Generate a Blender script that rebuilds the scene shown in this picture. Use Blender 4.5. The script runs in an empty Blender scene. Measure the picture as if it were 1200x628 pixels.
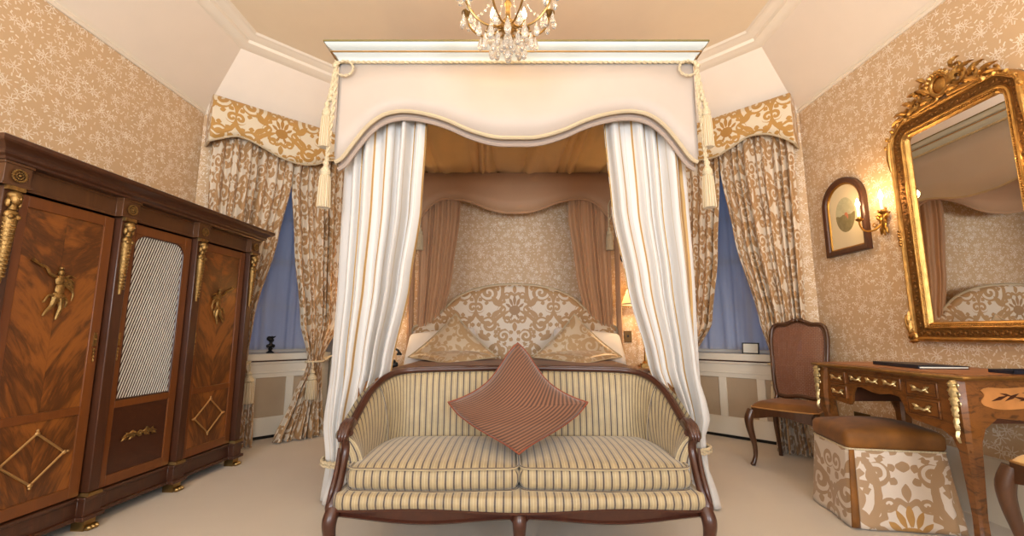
import bpy, bmesh, math, random
from mathutils import Vector, Matrix, noise
PI = math.pi
random.seed(7)
SC = bpy.context.scene
C = SC.collection
R2 = math.sqrt(.5)

# ---------------------------------------------------------------- camera
cam_d = bpy.data.cameras.new('camera'); cam = bpy.data.objects.new('camera', cam_d); C.objects.link(cam)
cam_d.sensor_width = 36; cam_d.lens = 15.6; cam_d.clip_start = .05
cam.location = (0, 0, 1.0); cam.rotation_euler = (math.radians(90 + 8.3), 0, 0)
SC.camera = cam
# ---------------------------------------------------------------- world, exposure, added rear fill
w = bpy.data.worlds.new('dusk_sky'); SC.world = w; w.use_nodes = True
bg = w.node_tree.nodes['Background']; bg.inputs[0].default_value = (.17, .27, .52, 1); bg.inputs[1].default_value = .85
SC.view_settings.view_transform = 'Standard'; SC.view_settings.look = 'None'
SC.view_settings.gamma = 1; SC.view_settings.use_curve_mapping = False
SC.view_settings.exposure = -0.5

def light(name, kind, loc, power, col, size=.05, size_y=None, rot=(0, 0, 0), parent=None):
    l = bpy.data.lights.new(name, kind); l.energy = power; l.color = col
    if kind == 'AREA':
        l.size = size
        if size_y: l.shape = 'RECTANGLE'; l.size_y = size_y
    else: l.shadow_soft_size = size
    o = bpy.data.objects.new(name, l); C.objects.link(o); o.location = loc; o.rotation_euler = rot
    if parent: o.parent = parent
    return o
# added fill lamps at the made-up rear windows, tilted up for bounce
for wx in (-1.35, 1.15):
    light('window_daylight', 'AREA', (wx, -2.50, 1.65), 262, (.90, .955, 1), 1.3, 2.3, (PI / 2 + .72, 0, 0))

WARM = (1, .66, .34)
# ================================================================ node mini language
class G:
    """a node tree being written"""
    def __init__(s, nt): s.nt = nt
    def n(s, t, **k):
        nd = s.nt.nodes.new(t)
        for a, b in k.items(): setattr(nd, a, b)
        return nd
    def link(s, a, b): s.nt.links.new(a, b)
    def val(s, x):
        return E(s, x)
class E:
    def __init__(s, g, x): s.g = g; s.x = x
    def m(s, op, *o):
        nd = s.g.n('ShaderNodeMath', operation=op)
        for i, q in enumerate((s,) + o):
            q = q.x if isinstance(q, E) else q
            if isinstance(q, (int, float)): nd.inputs[i].default_value = q
            else: s.g.link(q, nd.inputs[i])
        return E(s.g, nd.outputs[0])
    def __add__(s, o): return s.m('ADD', o)
    def __radd__(s, o): return s.m('ADD', o)
    def __sub__(s, o): return s.m('SUBTRACT', o)
    def __rsub__(s, o): return E(s.g, o).m('SUBTRACT', s)
    def __mul__(s, o): return s.m('MULTIPLY', o)
    def __rmul__(s, o): return s.m('MULTIPLY', o)
    def __truediv__(s, o): return s.m('DIVIDE', o)
    def __neg__(s): return s.m('MULTIPLY', -1.0)
    def abs(s): return s.m('ABSOLUTE')
    def fract(s): return s.m('FRACT')
    def sqrt(s): return s.m('SQRT')
    def sin(s): return s.m('SINE')
    def cos(s): return s.m('COSINE')
    def lt(s, o): return s.m('LESS_THAN', o)
    def gt(s, o): return s.m('GREATER_THAN', o)
    def max(s, o): return s.m('MAXIMUM', o)
    def min(s, o): return s.m('MINIMUM', o)
    def atan2(s, o): return s.m('ARCTAN2', o)

def length(x, y): return (x * x + y * y).sqrt()

def spiral(x, y, cx, cy, R, turns=1.6, w=.3, d=1, ph=0.0):
    dx, dy = x - cx, y - cy
    r = length(dx, dy); th = dy.atan2(dx) * (d / (2 * PI)) + ph
    p = R / turns
    f = ((r / p) - th).fract()
    return (f - .5).abs().lt(w) * r.lt(R)
def arc(x, y, cx, cy, r, wd, nx, ny, off):
    """ring piece on the side where (x,y).(nx,ny) > off"""
    dx, dy = x - cx, y - cy
    a = (length(dx, dy) - r).abs().lt(wd)
    return a * ((x * nx) + (y * ny)).gt(off)
def leaf(x, y, cx, cy, ang, L, W):
    ca, sa = math.cos(ang), math.sin(ang)
    dx, dy = x - cx, y - cy
    u = (dx * ca + dy * sa) / L; v = (dy * ca - dx * sa) / W
    return (u * u + v.abs()).lt(1.0)

def damask_group(name, W, H):
    nt = bpy.data.node_groups.new(name, 'ShaderNodeTree')
    nt.interface.new_socket('Vector', in_out='INPUT', socket_type='NodeSocketVector')
    nt.interface.new_socket('Mask', in_out='OUTPUT', socket_type='NodeSocketFloat')
    nt.interface.new_socket('Tone', in_out='OUTPUT', socket_type='NodeSocketFloat')
    g = G(nt); gi = g.n('NodeGroupInput'); go = g.n('NodeGroupOutput')
    nz = g.n('ShaderNodeTexNoise'); nz.inputs['Scale'].default_value = 14; g.link(gi.outputs[0], nz.inputs['Vector'])
    sx = g.n('ShaderNodeSeparateXYZ'); g.link(gi.outputs[0], sx.inputs[0])
    sn = g.n('ShaderNodeSeparateXYZ'); g.link(nz.outputs['Color'], sn.inputs[0])
    U = E(g, sx.outputs[0]); V = E(g, sx.outputs[1])
    U0 = ((U / W + .5).fract() - .5).abs() * W
    V0 = ((V / H + .5).fract() - .5) * H
    x = U0 + (E(g, sn.outputs[0]) - .5) * .016
    y = V0 + (E(g, sn.outputs[1]) - .5) * .02
    r = length(x, y); th = x.atan2(y)
    # palmette medallion
    m = length(x, (y + .025) * 1.15).lt(.055)
    m = m.max(leaf(x, y, .0, .075, PI / 2, .052, .016)).max(leaf(x, y, .036, .055, 1.15, .045, .015)).max(leaf(x, y, .064, .02, .7, .036, .014))
    m = m.max(leaf(x, y, .03, -.085, -1.1, .03, .012))
    t1 = m
    m = m.max(((r - .135) + (th * 12).cos() * .012).abs().lt(.017))
    m = m.max(spiral(x, y, .085, .125, .042, 1.3, .28, 1))
    m = m.max(spiral(x, y, .13, -.02, .045, 1.3, .28, -1))
    m = m.max(spiral(x, y, .07, -.125, .045, 1.3, .28, 1, .4))
    m = m.max(leaf(x, y, 0, .185, PI / 2, .045, .02))
    m = m.max(leaf(x, y, 0, -.19, PI / 2, .05, .022))
    # big scrolls
    for cx_, cy_, R_, n_, nx_, ny_, o_ in ((.265, .15, .105, 9, 1, .6, .33), (.26, -.17, .10, 8, 1, -.5, .30), (.12, .27, .075, 7, -.3, 1, .23), (.11, -.28, .08, 7, .2, -1, .29)):
        dx_, dy_ = x - cx_, y - cy_
        rr_ = length(dx_, dy_); aa_ = dy_.atan2(dx_)
        m = m.max((rr_ - R_).abs().lt((aa_ * n_).cos() * .015 + .007) * ((x * nx_) + (y * ny_)).gt(o_ * .8))
    m = m.max(spiral(x, y, .265, .15, .09, 1.5, .31, 1, .2))
    m = m.max(spiral(x, y, .26, -.17, .085, 1.45, .31, -1, .1))
    m = m.max(spiral(x, y, .12, .27, .06, 1.35, .31, -1, .3))
    m = m.max(spiral(x, y, .36, .0, .055, 1.25, .31, -1, .6))
    m = m.max(spiral(x, y, .11, -.28, .065, 1.35, .31, 1, .6))
    m = m.max(spiral(x, y, .35, .29, .05, 1.25, .31, 1, .1))
    m = m.max(arc(x, y, .20, .02, .20, .018, 1, .25, .21))
    m = m.max(arc(x, y, .0, -.30, .26, .019, .6, .8, .0))
    m = m.max(arc(x, y, .38, .18, .26, .017, -1, .3, -.16))
    m = m.max(leaf(x, y, .19, .06, .9, .07, .028))
    m = m.max(leaf(x, y, .19, -.06, -.7, .065, .026))
    m = m.max(leaf(x, y, .31, -.29, .5, .07, .028))
    m = m.max(leaf(x, y, .23, .3, 2.3, .065, .026))
    m = m.max(leaf(x, y, 0, .31, PI / 2, .03, .03))
    g.link(m.x, go.inputs[0]); g.link(t1.x, go.inputs[1])
    return nt
DAM = damask_group('damask_scrolls', .78, .70)

def newmat(name):
    m = bpy.data.materials.new(name); m.use_nodes = True
    nt = m.node_tree; b = nt.nodes['Principled BSDF']
    return m, G(nt), b
def rgb(c): return tuple((v / 255 / 12.92 if v / 255 <= .04045 else ((v / 255 + .055) / 1.055) ** 2.4) for v in c) + (1,)
def setb(b, **k):
    for a, v in k.items(): b.inputs[a.replace('_', ' ')].default_value = v
def mix(g, fac, a, b):
    nd = g.n('ShaderNodeMix', data_type='RGBA')
    if isinstance(fac, E): fac = fac.x
    if isinstance(fac, (int, float)): nd.inputs['Factor'].default_value = fac
    else: g.link(fac, nd.inputs['Factor'])
    for i, q in ((6, a), (7, b)):
        if isinstance(q, tuple): nd.inputs[i].default_value = q
        else: g.link(q, nd.inputs[i])
    return nd.outputs[2]
def bump(g, b, h, strength=.3, dist=.01):
    nd = g.n('ShaderNodeBump'); nd.inputs['Strength'].default_value = strength; nd.inputs['Distance'].default_value = dist
    g.link(h.x if isinstance(h, E) else h, nd.inputs['Height']); g.link(nd.outputs[0], b.inputs['Normal'])
def coord(g, kind='Object'):
    return g.n('ShaderNodeTexCoord').outputs[kind]
def mapping(g, src, scale=(1, 1, 1), rot=(0, 0, 0), loc=(0, 0, 0)):
    nd = g.n('ShaderNodeMapping'); nd.inputs['Scale'].default_value = scale; nd.inputs['Rotation'].default_value = rot
    nd.inputs['Location'].default_value = loc
    g.link(src, nd.inputs['Vector']); return nd.outputs[0]
def tnoise(g, src, scale, detail=3, rough=.5, dist=0):
    nd = g.n('ShaderNodeTexNoise'); g.link(src, nd.inputs['Vector'])
    nd.inputs['Scale'].default_value = scale; nd.inputs['Detail'].default_value = detail
    nd.inputs['Roughness'].default_value = rough; nd.inputs['Distortion'].default_value = dist
    return E(g, nd.outputs[0])
def sep(g, src):
    nd = g.n('ShaderNodeSeparateXYZ'); g.link(src, nd.inputs[0]); return [E(g, o) for o in nd.outputs]

def simple(name, c, rough=.6, metal=0, var=.06, vs=6, bmp=0, bs=60, **k):
    m, g, b = newmat(name); c = rgb(c)
    co = coord(g)
    n1 = tnoise(g, co, vs, 4)
    d = tuple(v * (1 - var * 2) for v in c[:3]) + (1,); l = tuple(min(1, v * (1 + var * 2)) for v in c[:3]) + (1,)
    g.link(mix(g, n1, d, l), b.inputs['Base Color'])
    setb(b, Roughness=rough, Metallic=metal, **k)
    if bmp: bump(g, b, tnoise(g, co, bs, 3), bmp, .004)
    return m

def wallpaper(name, base, spr):
    m, g, b = newmat(name); uv = coord(g, 'UV')
    out = None
    for k, (sc, off, rad) in enumerate(((9, 0, .34), (13.5, 3.7, .32), (26, 9.1, .26))):
        v = g.n('ShaderNodeTexVoronoi', voronoi_dimensions='2D'); v.inputs['Scale'].default_value = sc
        v.inputs['Randomness'].default_value = .8
        mp = mapping(g, uv, loc=(off, off * .7, 0)); g.link(mp, v.inputs['Vector'])
        sub = g.n('ShaderNodeVectorMath', operation='SUBTRACT'); g.link(mp, sub.inputs[0]); g.link(v.outputs['Position'], sub.inputs[1])
        x, y, _ = sep(g, sub.outputs[0]); x = x * sc; y = y * sc
        cr, cg, _ = sep(g, v.outputs['Color'])
        r = length(x, y); th = y.atan2(x) + cr * 6.28
        if k < 2: f = ((th * (4 if k == 0 else 3)).sin().abs() * r).lt(.075) * r.lt(rad) * r.gt(.05)
        else: f = ((th * 1).sin().abs() * r).lt(.10) * r.lt(rad)
        f = f * cg.gt(.12)
        out = f if out is None else out.max(f)
    n = tnoise(g, uv, 9, 3)
    fac = out * (n * 1.1 + .15)
    base2 = mix(g, tnoise(g, uv, 2.2, 3), tuple(v * .93 for v in rgb(base)[:3]) + (1,), rgb(base))
    g.link(mix(g, fac, base2, rgb(spr)), b.inputs['Base Color']); setb(b, Roughness=.6)
    return m

def damask(name, base, gold, gold2=None, rough=.55, sheen=.2, soft=.0):
    m, g, b = newmat(name); uv = coord(g, 'UV')
    gr = g.n('ShaderNodeGroup'); gr.node_tree = DAM; g.link(uv, gr.inputs[0])
    weave = tnoise(g, mapping(g, uv, (60, 900, 1)), 1, 2)
    n = tnoise(g, uv, 5, 3)
    gc = mix(g, E(g, gr.outputs[1]) * .6 + n * .35, rgb(gold), rgb(gold2 or gold))
    bc = mix(g, weave, tuple(v * .93 for v in rgb(base)[:3]) + (1,), rgb(base))
    g.link(mix(g, E(g, gr.outputs[0]) * (1 - soft), bc, gc), b.inputs['Base Color'])
    setb(b, Roughness=rough, Sheen_Weight=sheen)
    bump(g, b, E(g, gr.outputs[0]) * .5 + weave * .3, .15, .003)
    return m

def stripe_fabric(name, base, cols, period, rough=.6, sheen=.3, nap=True, axis=0):
    """cols: list of (start, end, colour) inside one period, fractions; UV u in metres"""
    m, g, b = newmat(name); uv = coord(g, 'UV')
    ax = sep(g, uv)[axis]
    wob = tnoise(g, uv, 5, 2)
    f = ((ax + (wob - .5) * .004) / period).fract()
    c = rgb(base)
    if nap:
        n = tnoise(g, mapping(g, uv, (1, 1, 1)), 9, 5, .7)
        col = mix(g, n, tuple(v * .5 for v in c[:3]) + (1,), tuple(min(1, v * 1.38) for v in c[:3]) + (1,))
    else: col = mix(g, tnoise(g, uv, 3, 3), tuple(v * .95 for v in c[:3]) + (1,), c)
    for s, e, q in cols:
        col = mix(g, f.gt(s) * f.lt(e), col, rgb(q))
    g.link(col, b.inputs['Base Color']); setb(b, Roughness=rough, Sheen_Weight=sheen)
    bump(g, b, (f * 2 * PI).cos() * .5 + tnoise(g, uv, 220, 2) * .4, .18, .003)
    return m

def wood(name, dark, light, sc=(3, 3, .35), rough=.42, coat=.22, ring=9):
    m, g, b = newmat(name); co = coord(g)
    mp = mapping(g, co, sc)
    n = tnoise(g, mp, 4, 5, .6, 1.2)
    f = ((n * ring).sin() * .5 + .5) * .5 + n * .5
    fine = tnoise(g, mapping(g, co, (sc[0] * 18, sc[1] * 18, sc[2] * 8)), 5, 2)
    g.link(mix(g, f * .8 + fine * .2, rgb(dark), rgb(light)), b.inputs['Base Color'])
    setb(b, Roughness=rough, Coat_Weight=coat, Coat_Roughness=.12)
    return m

def flame(name, dark, light):
    """book-matched plume veneer; UV centred on the panel in metres"""
    m, g, b = newmat(name); uv = coord(g, 'UV')
    x, y, _ = sep(g, uv); xa = x.abs()
    v2 = y - xa * (2.3 - y * 2.7) - xa * xa * 2
    cmb = g.n('ShaderNodeCombineXYZ'); g.link((v2 * 9).x, cmb.inputs[0]); g.link((xa * 7 + y * 1.2).x, cmb.inputs[1]); g.link(x.gt(0).x, cmb.inputs[2])
    n = tnoise(g, cmb.outputs[0], 1.1, 5, .6, .5)
    fine = tnoise(g, mapping(g, cmb.outputs[0], (5, .5, 1)), 3, 3)
    f = ((n * 12 + v2 * 7).sin() * .5 + .5) * .6 + fine * .4
    f = f - (xa * 10).lt(.03) * .1
    cr = mix(g, f, rgb(dark), rgb(light)); g.link(cr, b.inputs['Base Color'])
    setb(b, Roughness=.42, Coat_Weight=.22, Coat_Roughness=.15)
    return m

M = {}
M['wallpaper'] = wallpaper('wallpaper_sprig', (211, 178, 139), (246, 236, 220))
M['cream'] = simple('cream_paint', (240, 226, 210), .7, var=.015)
M['ceiling'] = simple('ceiling_paint', (244, 226, 198), .75, var=.015)
M['trimw'] = simple('white_gloss_trim', (240, 228, 210), .35, var=.01)
M['skirting'] = simple('cream_panel_paint', (226, 218, 202), .4, var=.02)
M['carpet'] = simple('beige_carpet', (200, 188, 172), .95, var=.05, vs=1.6, bmp=.5, bs=260, Sheen_Weight=.2)
M['silk'] = simple('cream_silk', (186, 173, 162), .5, var=.04, vs=3, Sheen_Weight=.3)
M['mauve'] = simple('valance_lining', (168, 150, 138), .6, var=.03)
M['taupe'] = simple('taupe_lining', (190, 148, 112), .6, var=.05, vs=3, Sheen_Weight=.2)
M['gold_lining'] = simple('gold_lining', (236, 196, 130), .55, var=.05, vs=3, Sheen_Weight=.2)
M['cornice_white'] = simple('pale_painted_cornice', (198, 206, 206), .35, var=.01)
M['cornice_gold'] = simple('aged_gold_edge', (120, 110, 62), .4, .4)
M['gilt'] = simple('gilt', (176, 132, 62), .36, 1, .22, 30, .5, 90)
M['antique'] = simple('antique_gilt_mount', (150, 118, 70), .42, .9, .35, 60, .6, 200)
M['giltwood'] = simple('burnished_gilt_wood', (182, 140, 78), .33, .9, .3, 22, .6, 120)
M['giltdark'] = simple('worn_gilt_relief', (120, 82, 38), .5, .7, .35, 60, .9, 160)
M['brass'] = simple('aged_brass', (164, 134, 84), .35, 1, .15, 30)
M['brass_line'] = simple('brass_moulding', (190, 150, 96), .4, .7, .1, 20)
M['lattice'] = simple('bright_brass_lattice', (244, 242, 236), .35, .2, .05, 20)
M['silver'] = simple('silvered_mount', (224, 204, 156), .3, .9, .2, 60, .5, 160)
M['mahog'] = wood('mahogany', (58, 31, 14), (118, 74, 36))
M['mahog_dark'] = wood('dark_mahogany', (44, 22, 12), (98, 54, 28))
M['mahog_lit'] = wood('golden_mahogany', (92, 48, 16), (138, 78, 28))  # golden brown of the door wood
M['flame'] = flame('flame_veneer', (56, 28, 10), (156, 92, 34))
M['walnut'] = wood('carved_walnut', (44, 20, 13), (92, 48, 32), (2, 2, 2), .36, .25)
M['chairwood'] = wood('chair_wood', (54, 31, 17), (102, 63, 36), (2, 2, 1), .35, .3)
M['kingwood'] = wood('kingwood', (36, 18, 8), (142, 88, 38), (3, 3, 7), .34, .3, 15)
M['kingdark'] = wood('kingwood_dark', (50, 24, 14), (92, 50, 26), (2.5, 2.5, 5), .4, .2)
M['inlay'] = simple('pale_marquetry', (186, 126, 70), .3, 0, .2, 14)
M['inlaydark'] = simple('dark_marquetry', (70, 36, 20), .3)
M['leather'] = simple('desk_leather', (150, 96, 58), .4)
M['damask'] = damask('damask_cream_gold', (222, 206, 186), (176, 134, 80), (146, 104, 56), soft=.1)
M['damask_pelmet'] = damask('damask_pelmet', (228, 212, 184), (190, 144, 76), (168, 120, 54))
M['damask_curtain'] = damask('damask_curtain', (216, 200, 178), (168, 124, 70), (132, 94, 50), soft=.1)
M['damask_stool'] = damask('damask_stool', (216, 200, 184), (164, 136, 108), (178, 130, 58), .4)
M['damask_pillow'] = damask('damask_pillow', (208, 188, 160), (176, 136, 84), (160, 118, 66), .35, soft=.3)
M['velvet_brown'] = simple('gold_brown_velvet', (118, 72, 14), .7, var=.4, vs=9, Sheen_Weight=.08)
M['velvet_cream'] = simple('cream_gold_velvet', (220, 180, 110), .6, var=.1, Sheen_Weight=.4)
M['sofa'] = stripe_fabric('striped_velvet', (166, 148, 112), [(.0, .28, (146, 134, 116)), (.07, .22, (58, 42, 36)), (.60, .66, (190, 174, 140))], .0345)
M['bedcurtain'] = stripe_fabric('cream_gold_stripe', (208, 206, 204), [(.0, .13, (190, 152, 92)), (.05, .085, (146, 108, 58)), (.52, .55, (192, 182, 168))], .165, .5, .2, False)
M['cord'] = simple('gold_cream_cord', (206, 190, 158), .6, var=.3, vs=120, bmp=.6, bs=400)
M['tassel'] = stripe_fabric('tassel_threads', (212, 198, 170), [(.0, .45, (176, 152, 112))], .008, .6, .3, False)
M['piping'] = simple('beige_piping', (190, 172, 142), .6)
M['linen'] = simple('white_linen', (236, 232, 230), .7, var=.03, Sheen_Weight=.2)
M['black'] = simple('black_gloss', (14, 14, 16), .3)
M['blackleather'] = simple('navy_leather', (22, 26, 40), .4)
M['paper'] = simple('paper', (236, 230, 214), .7)
M['blueglow'] = simple('blue_cable', (20, 70, 150), .4)  # plain blue of the cable sheath
M['socket'] = simple('brass_socket', (104, 78, 40), .35, .6)
M['grille'] = simple('radiator_mesh', (176, 156, 130), .6, var=.05)
M['candle'] = simple('candle_sleeve', (240, 226, 196), .5)
M['darkin'] = simple('cabinet_interior', (60, 40, 30), .8)
# ribbed chenille throw pillow
def mk_chenille():
    m, g, b = newmat('rust_chenille'); uv = coord(g, 'UV')
    x, y, _ = sep(g, uv)
    f = ((y / .0165).fract() - .5).abs() * 2
    k = ((x / .006).fract() - .5).abs() * 2
    h = f * (k * .35 + .65)
    g.link(mix(g, h, rgb((52, 28, 18)), rgb((146, 98, 70))), b.inputs['Base Color'])
    setb(b, Roughness=.8, Sheen_Weight=.3); bump(g, b, h, .5, .004); return m
M['chenille'] = mk_chenille()
M['chenille_edge'] = simple('rust_piping', (128, 66, 44), .7)
def mk_sheer():
    m, g, b = newmat('net_sheer'); nt = g.nt
    nt.nodes.remove(b); out = nt.nodes['Material Output']
    d = g.n('ShaderNodeBsdfDiffuse'); d.inputs[0].default_value = rgb((214, 214, 226))
    t = g.n('ShaderNodeBsdfTranslucent'); t.inputs[0].default_value = rgb((206, 212, 235))
    tr = g.n('ShaderNodeBsdfTransparent')
    a = g.n('ShaderNodeMixShader'); a.inputs[0].default_value = .45; g.link(d.outputs[0], a.inputs[1]); g.link(t.outputs[0], a.inputs[2])
    s = g.n('ShaderNodeMixShader'); s.inputs[0].default_value = .14; g.link(a.outputs[0], s.inputs[1]); g.link(tr.outputs[0], s.inputs[2])
    g.link(s.outputs[0], out.inputs[0]); return m
M['sheer'] = mk_sheer()
def mk_shade():
    m, g, b = newmat('pleated_lampshade'); nt = g.nt
    nt.nodes.remove(b); out = nt.nodes['Material Output']
    d = g.n('ShaderNodeBsdfDiffuse'); d.inputs[0].default_value = rgb((240, 224, 190))
    t = g.n('ShaderNodeBsdfTranslucent'); t.inputs[0].default_value = rgb((250, 226, 178))
    a = g.n('ShaderNodeMixShader'); a.inputs[0].default_value = .45; g.link(d.outputs[0], a.inputs[1]); g.link(t.outputs[0], a.inputs[2])
    g.link(a.outputs[0], out.inputs[0]); return m
M['shade'] = mk_shade()
def mk_glass(name, rough=0.0, ior=1.45, col=(1, 1, 1, 1), tint=0):
    m, g, b = newmat(name); nt = g.nt; nt.nodes.remove(b); out = nt.nodes['Material Output']
    fr = g.n('ShaderNodeFresnel'); fr.inputs[0].default_value = ior
    tr = g.n('ShaderNodeBsdfTransparent'); tr.inputs[0].default_value = col
    gl = g.n('ShaderNodeBsdfGlossy'); gl.inputs['Roughness'].default_value = rough
    s = g.n('ShaderNodeMixShader'); g.link((E(g, fr.outputs[0]) * 1.0 + tint).x, s.inputs[0]); g.link(tr.outputs[0], s.inputs[1]); g.link(gl.outputs[0], s.inputs[2])
    g.link(s.outputs[0], out.inputs[0]); return m
M['pane'] = mk_glass('window_glass')
M['cabglass'] = mk_glass('cabinet_glass', .04, 1.5, (.35, .3, .27, 1), .1)
def mk_crystal():
    m, g, b = newmat('cut_crystal'); setb(b, Transmission_Weight=.85, Roughness=.05, IOR=1.5)
    b.inputs['Base Color'].default_value = (1, .97, .92, 1); return m
M['crystal'] = mk_crystal()
def mk_mirror():
    m, g, b = newmat('mirror_glass'); setb(b, Metallic=1, Roughness=.0); b.inputs['Base Color'].default_value = (.86, .84, .8, 1); return m
M['mirror'] = mk_mirror()
def mk_bulb(name='lit_bulb', s=26):
    m, g, b = newmat(name); setb(b, Emission_Strength=s); b.inputs['Emission Color'].default_value = (1, .72, .4, 1); return m
M['bulb'] = mk_bulb()
def mk_cane():
    m, g, b = newmat('woven_cane'); nt = g.nt; uv = coord(g, 'UV'); x, y, _ = sep(g, uv)
    p = .0125
    a = ((x / p).fract() - .5).abs().gt(.27); c = ((y / p).fract() - .5).abs().gt(.27)
    d1 = (((x + y) / (p * 2)).fract() - .5).abs().gt(.41); d2 = (((x - y) / (p * 2)).fract() - .5).abs().gt(.41)
    k = a.max(c).max(d1).max(d2)
    b.inputs['Base Color'].default_value = rgb((122, 78, 56)); setb(b, Roughness=.5)
    tr = g.n('ShaderNodeBsdfTransparent'); s = g.n('ShaderNodeMixShader')
    g.link(k.x, s.inputs[0]); g.link(tr.outputs[0], s.inputs[1]); g.link(b.outputs[0], s.inputs[2]); g.link(s.outputs[0], nt.nodes['Material Output'].inputs[0])
    return m
M['cane'] = mk_cane()
def mk_print(name, kind):
    m, g, b = newmat(name); uv = coord(g, 'UV'); x, y, _ = sep(g, uv)
    r = length(x / .098, y / .135)
    n = tnoise(g, uv, 26, 5, .6, .6); n2 = tnoise(g, mapping(g, uv, (1, 1, 1), loc=(5, 2, 0)), 14, 3)
    sky = mix(g, n, rgb((150, 148, 118)), rgb((206, 200, 164)))
    land = mix(g, n, rgb((96, 90, 60)), rgb((156, 142, 100)))
    pic = mix(g, (y + n2 * .06).lt(.03), sky, land)
    fig = length((x - .008) / .03, (y + .015) / .045).lt(.7 + 0) * n2.gt(.47)
    pic = mix(g, fig, pic, rgb((190, 120, 86)))
    col = mix(g, r.lt(1), rgb((218, 202, 166)), pic)
    g.link(col, b.inputs['Base Color']); setb(b, Roughness=.25, Coat_Weight=.4); return m
M['print'] = mk_print('oval_print', 0)

# ================================================================ mesh helpers
def newbm():
    bm = bmesh.new(); bm.loops.layers.uv.new('UVMap'); return bm
def obj(name, bm, mat, parent=None, loc=None, rot=None, smooth=50, solid=0, bevel=0, recalc=True):
    if recalc: bmesh.ops.recalc_face_normals(bm, faces=bm.faces)
    me = bpy.data.meshes.new(name); bm.to_mesh(me); bm.free()
    me.materials.append(M[mat] if isinstance(mat, str) else mat)
    if smooth:
        me.polygons.foreach_set('use_smooth', [True] * len(me.polygons)); me.set_sharp_from_angle(angle=math.radians(smooth))
    o = bpy.data.objects.new(name, me); C.objects.link(o)
    if parent: o.parent = parent
    if loc: o.location = loc
    if rot: o.rotation_euler = rot
    if solid:
        s = o.modifiers.new('thickness', 'SOLIDIFY'); s.thickness = solid; s.offset = 0
    if bevel:
        s = o.modifiers.new('bevel', 'BEVEL'); s.width = bevel; s.segments = 2; s.limit_method = 'ANGLE'
    return o
def tag(o, label=None, cat=None, group=None, kind=None):
    if label: o['label'] = label
    if cat: o['category'] = cat
    if group: o['group'] = group
    if kind: o['kind'] = kind
    return o
def thing(name, label, cat, loc=(0, 0, 0), rz=0, group=None):
    o = bpy.data.objects.new(name, None); C.objects.link(o); o.empty_display_size = .1
    o.location = loc; o.rotation_euler = (0, 0, rz); return tag(o, label, cat, group)
def struct(name, bm, mat, **k): return tag(obj(name, bm, mat, **k), kind='structure')
def uvl(bm): return bm.loops.layers.uv.active
def boxuv(bm, faces):
    l = uvl(bm)
    for f in faces:
        f.normal_update(); n = f.normal
        for lp in f.loops:
            c = lp.vert.co
            if abs(n.z) > .7: lp[l].uv = (c.x, c.y)
            elif abs(n.x) > abs(n.y): lp[l].uv = (c.y, c.z)
            else: lp[l].uv = (c.x, c.z)
def face(bm, vs):
    try: return bm.faces.new(vs)
    except ValueError: return None
def box(bm, x0, x1, y0, y1, z0, z1):
    v = [bm.verts.new((x, y, z)) for x in (x0, x1) for y in (y0, y1) for z in (z0, z1)]
    fs = [face(bm, [v[i] for i in q]) for q in ((0, 1, 3, 2), (4, 6, 7, 5), (0, 4, 5, 1), (2, 3, 7, 6), (0, 2, 6, 4), (1, 5, 7, 3))]
    boxuv(bm, fs); return v
def grid(bm, fn, nu, nv, uv=None, closeu=False):
    """fn(s,t)->xyz, s,t in 0..1"""
    l = uvl(bm)
    rows = [[bm.verts.new(fn(i / nu, j / nv)) for i in range(nu if closeu else nu + 1)] for j in range(nv + 1)]
    for j in range(nv):
        for i in range(nu):
            i2 = (i + 1) % nu if closeu else i + 1
            f = face(bm, [rows[j][i], rows[j][i2], rows[j + 1][i2], rows[j + 1][i]])
            if f and uv:
                for lp, (a, b) in zip(f.loops, ((i, j), (i + 1, j), (i + 1, j + 1), (i, j + 1))): lp[l].uv = uv(a / nu, b / nv)
    return rows
def catmull(P, t):
    n = len(P) - 1
    if n == 1: return P[0] + (P[1] - P[0]) * t
    f = min(max(t, 0), 1) * n; i = min(int(f), n - 1); f -= i
    p0 = P[max(i - 1, 0)]; p1 = P[i]; p2 = P[i + 1]; p3 = P[min(i + 2, n)]
    return (p1 * 2 + (p2 - p0) * f + (p0 * 2 - p1 * 5 + p2 * 4 - p3) * f * f + (p1 * 3 - p0 - p2 * 3 + p3) * f ** 3) * .5
def resample(P, n): 
    P = [Vector(p) for p in P]; return [catmull(P, i / n) for i in range(n + 1)]
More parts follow.
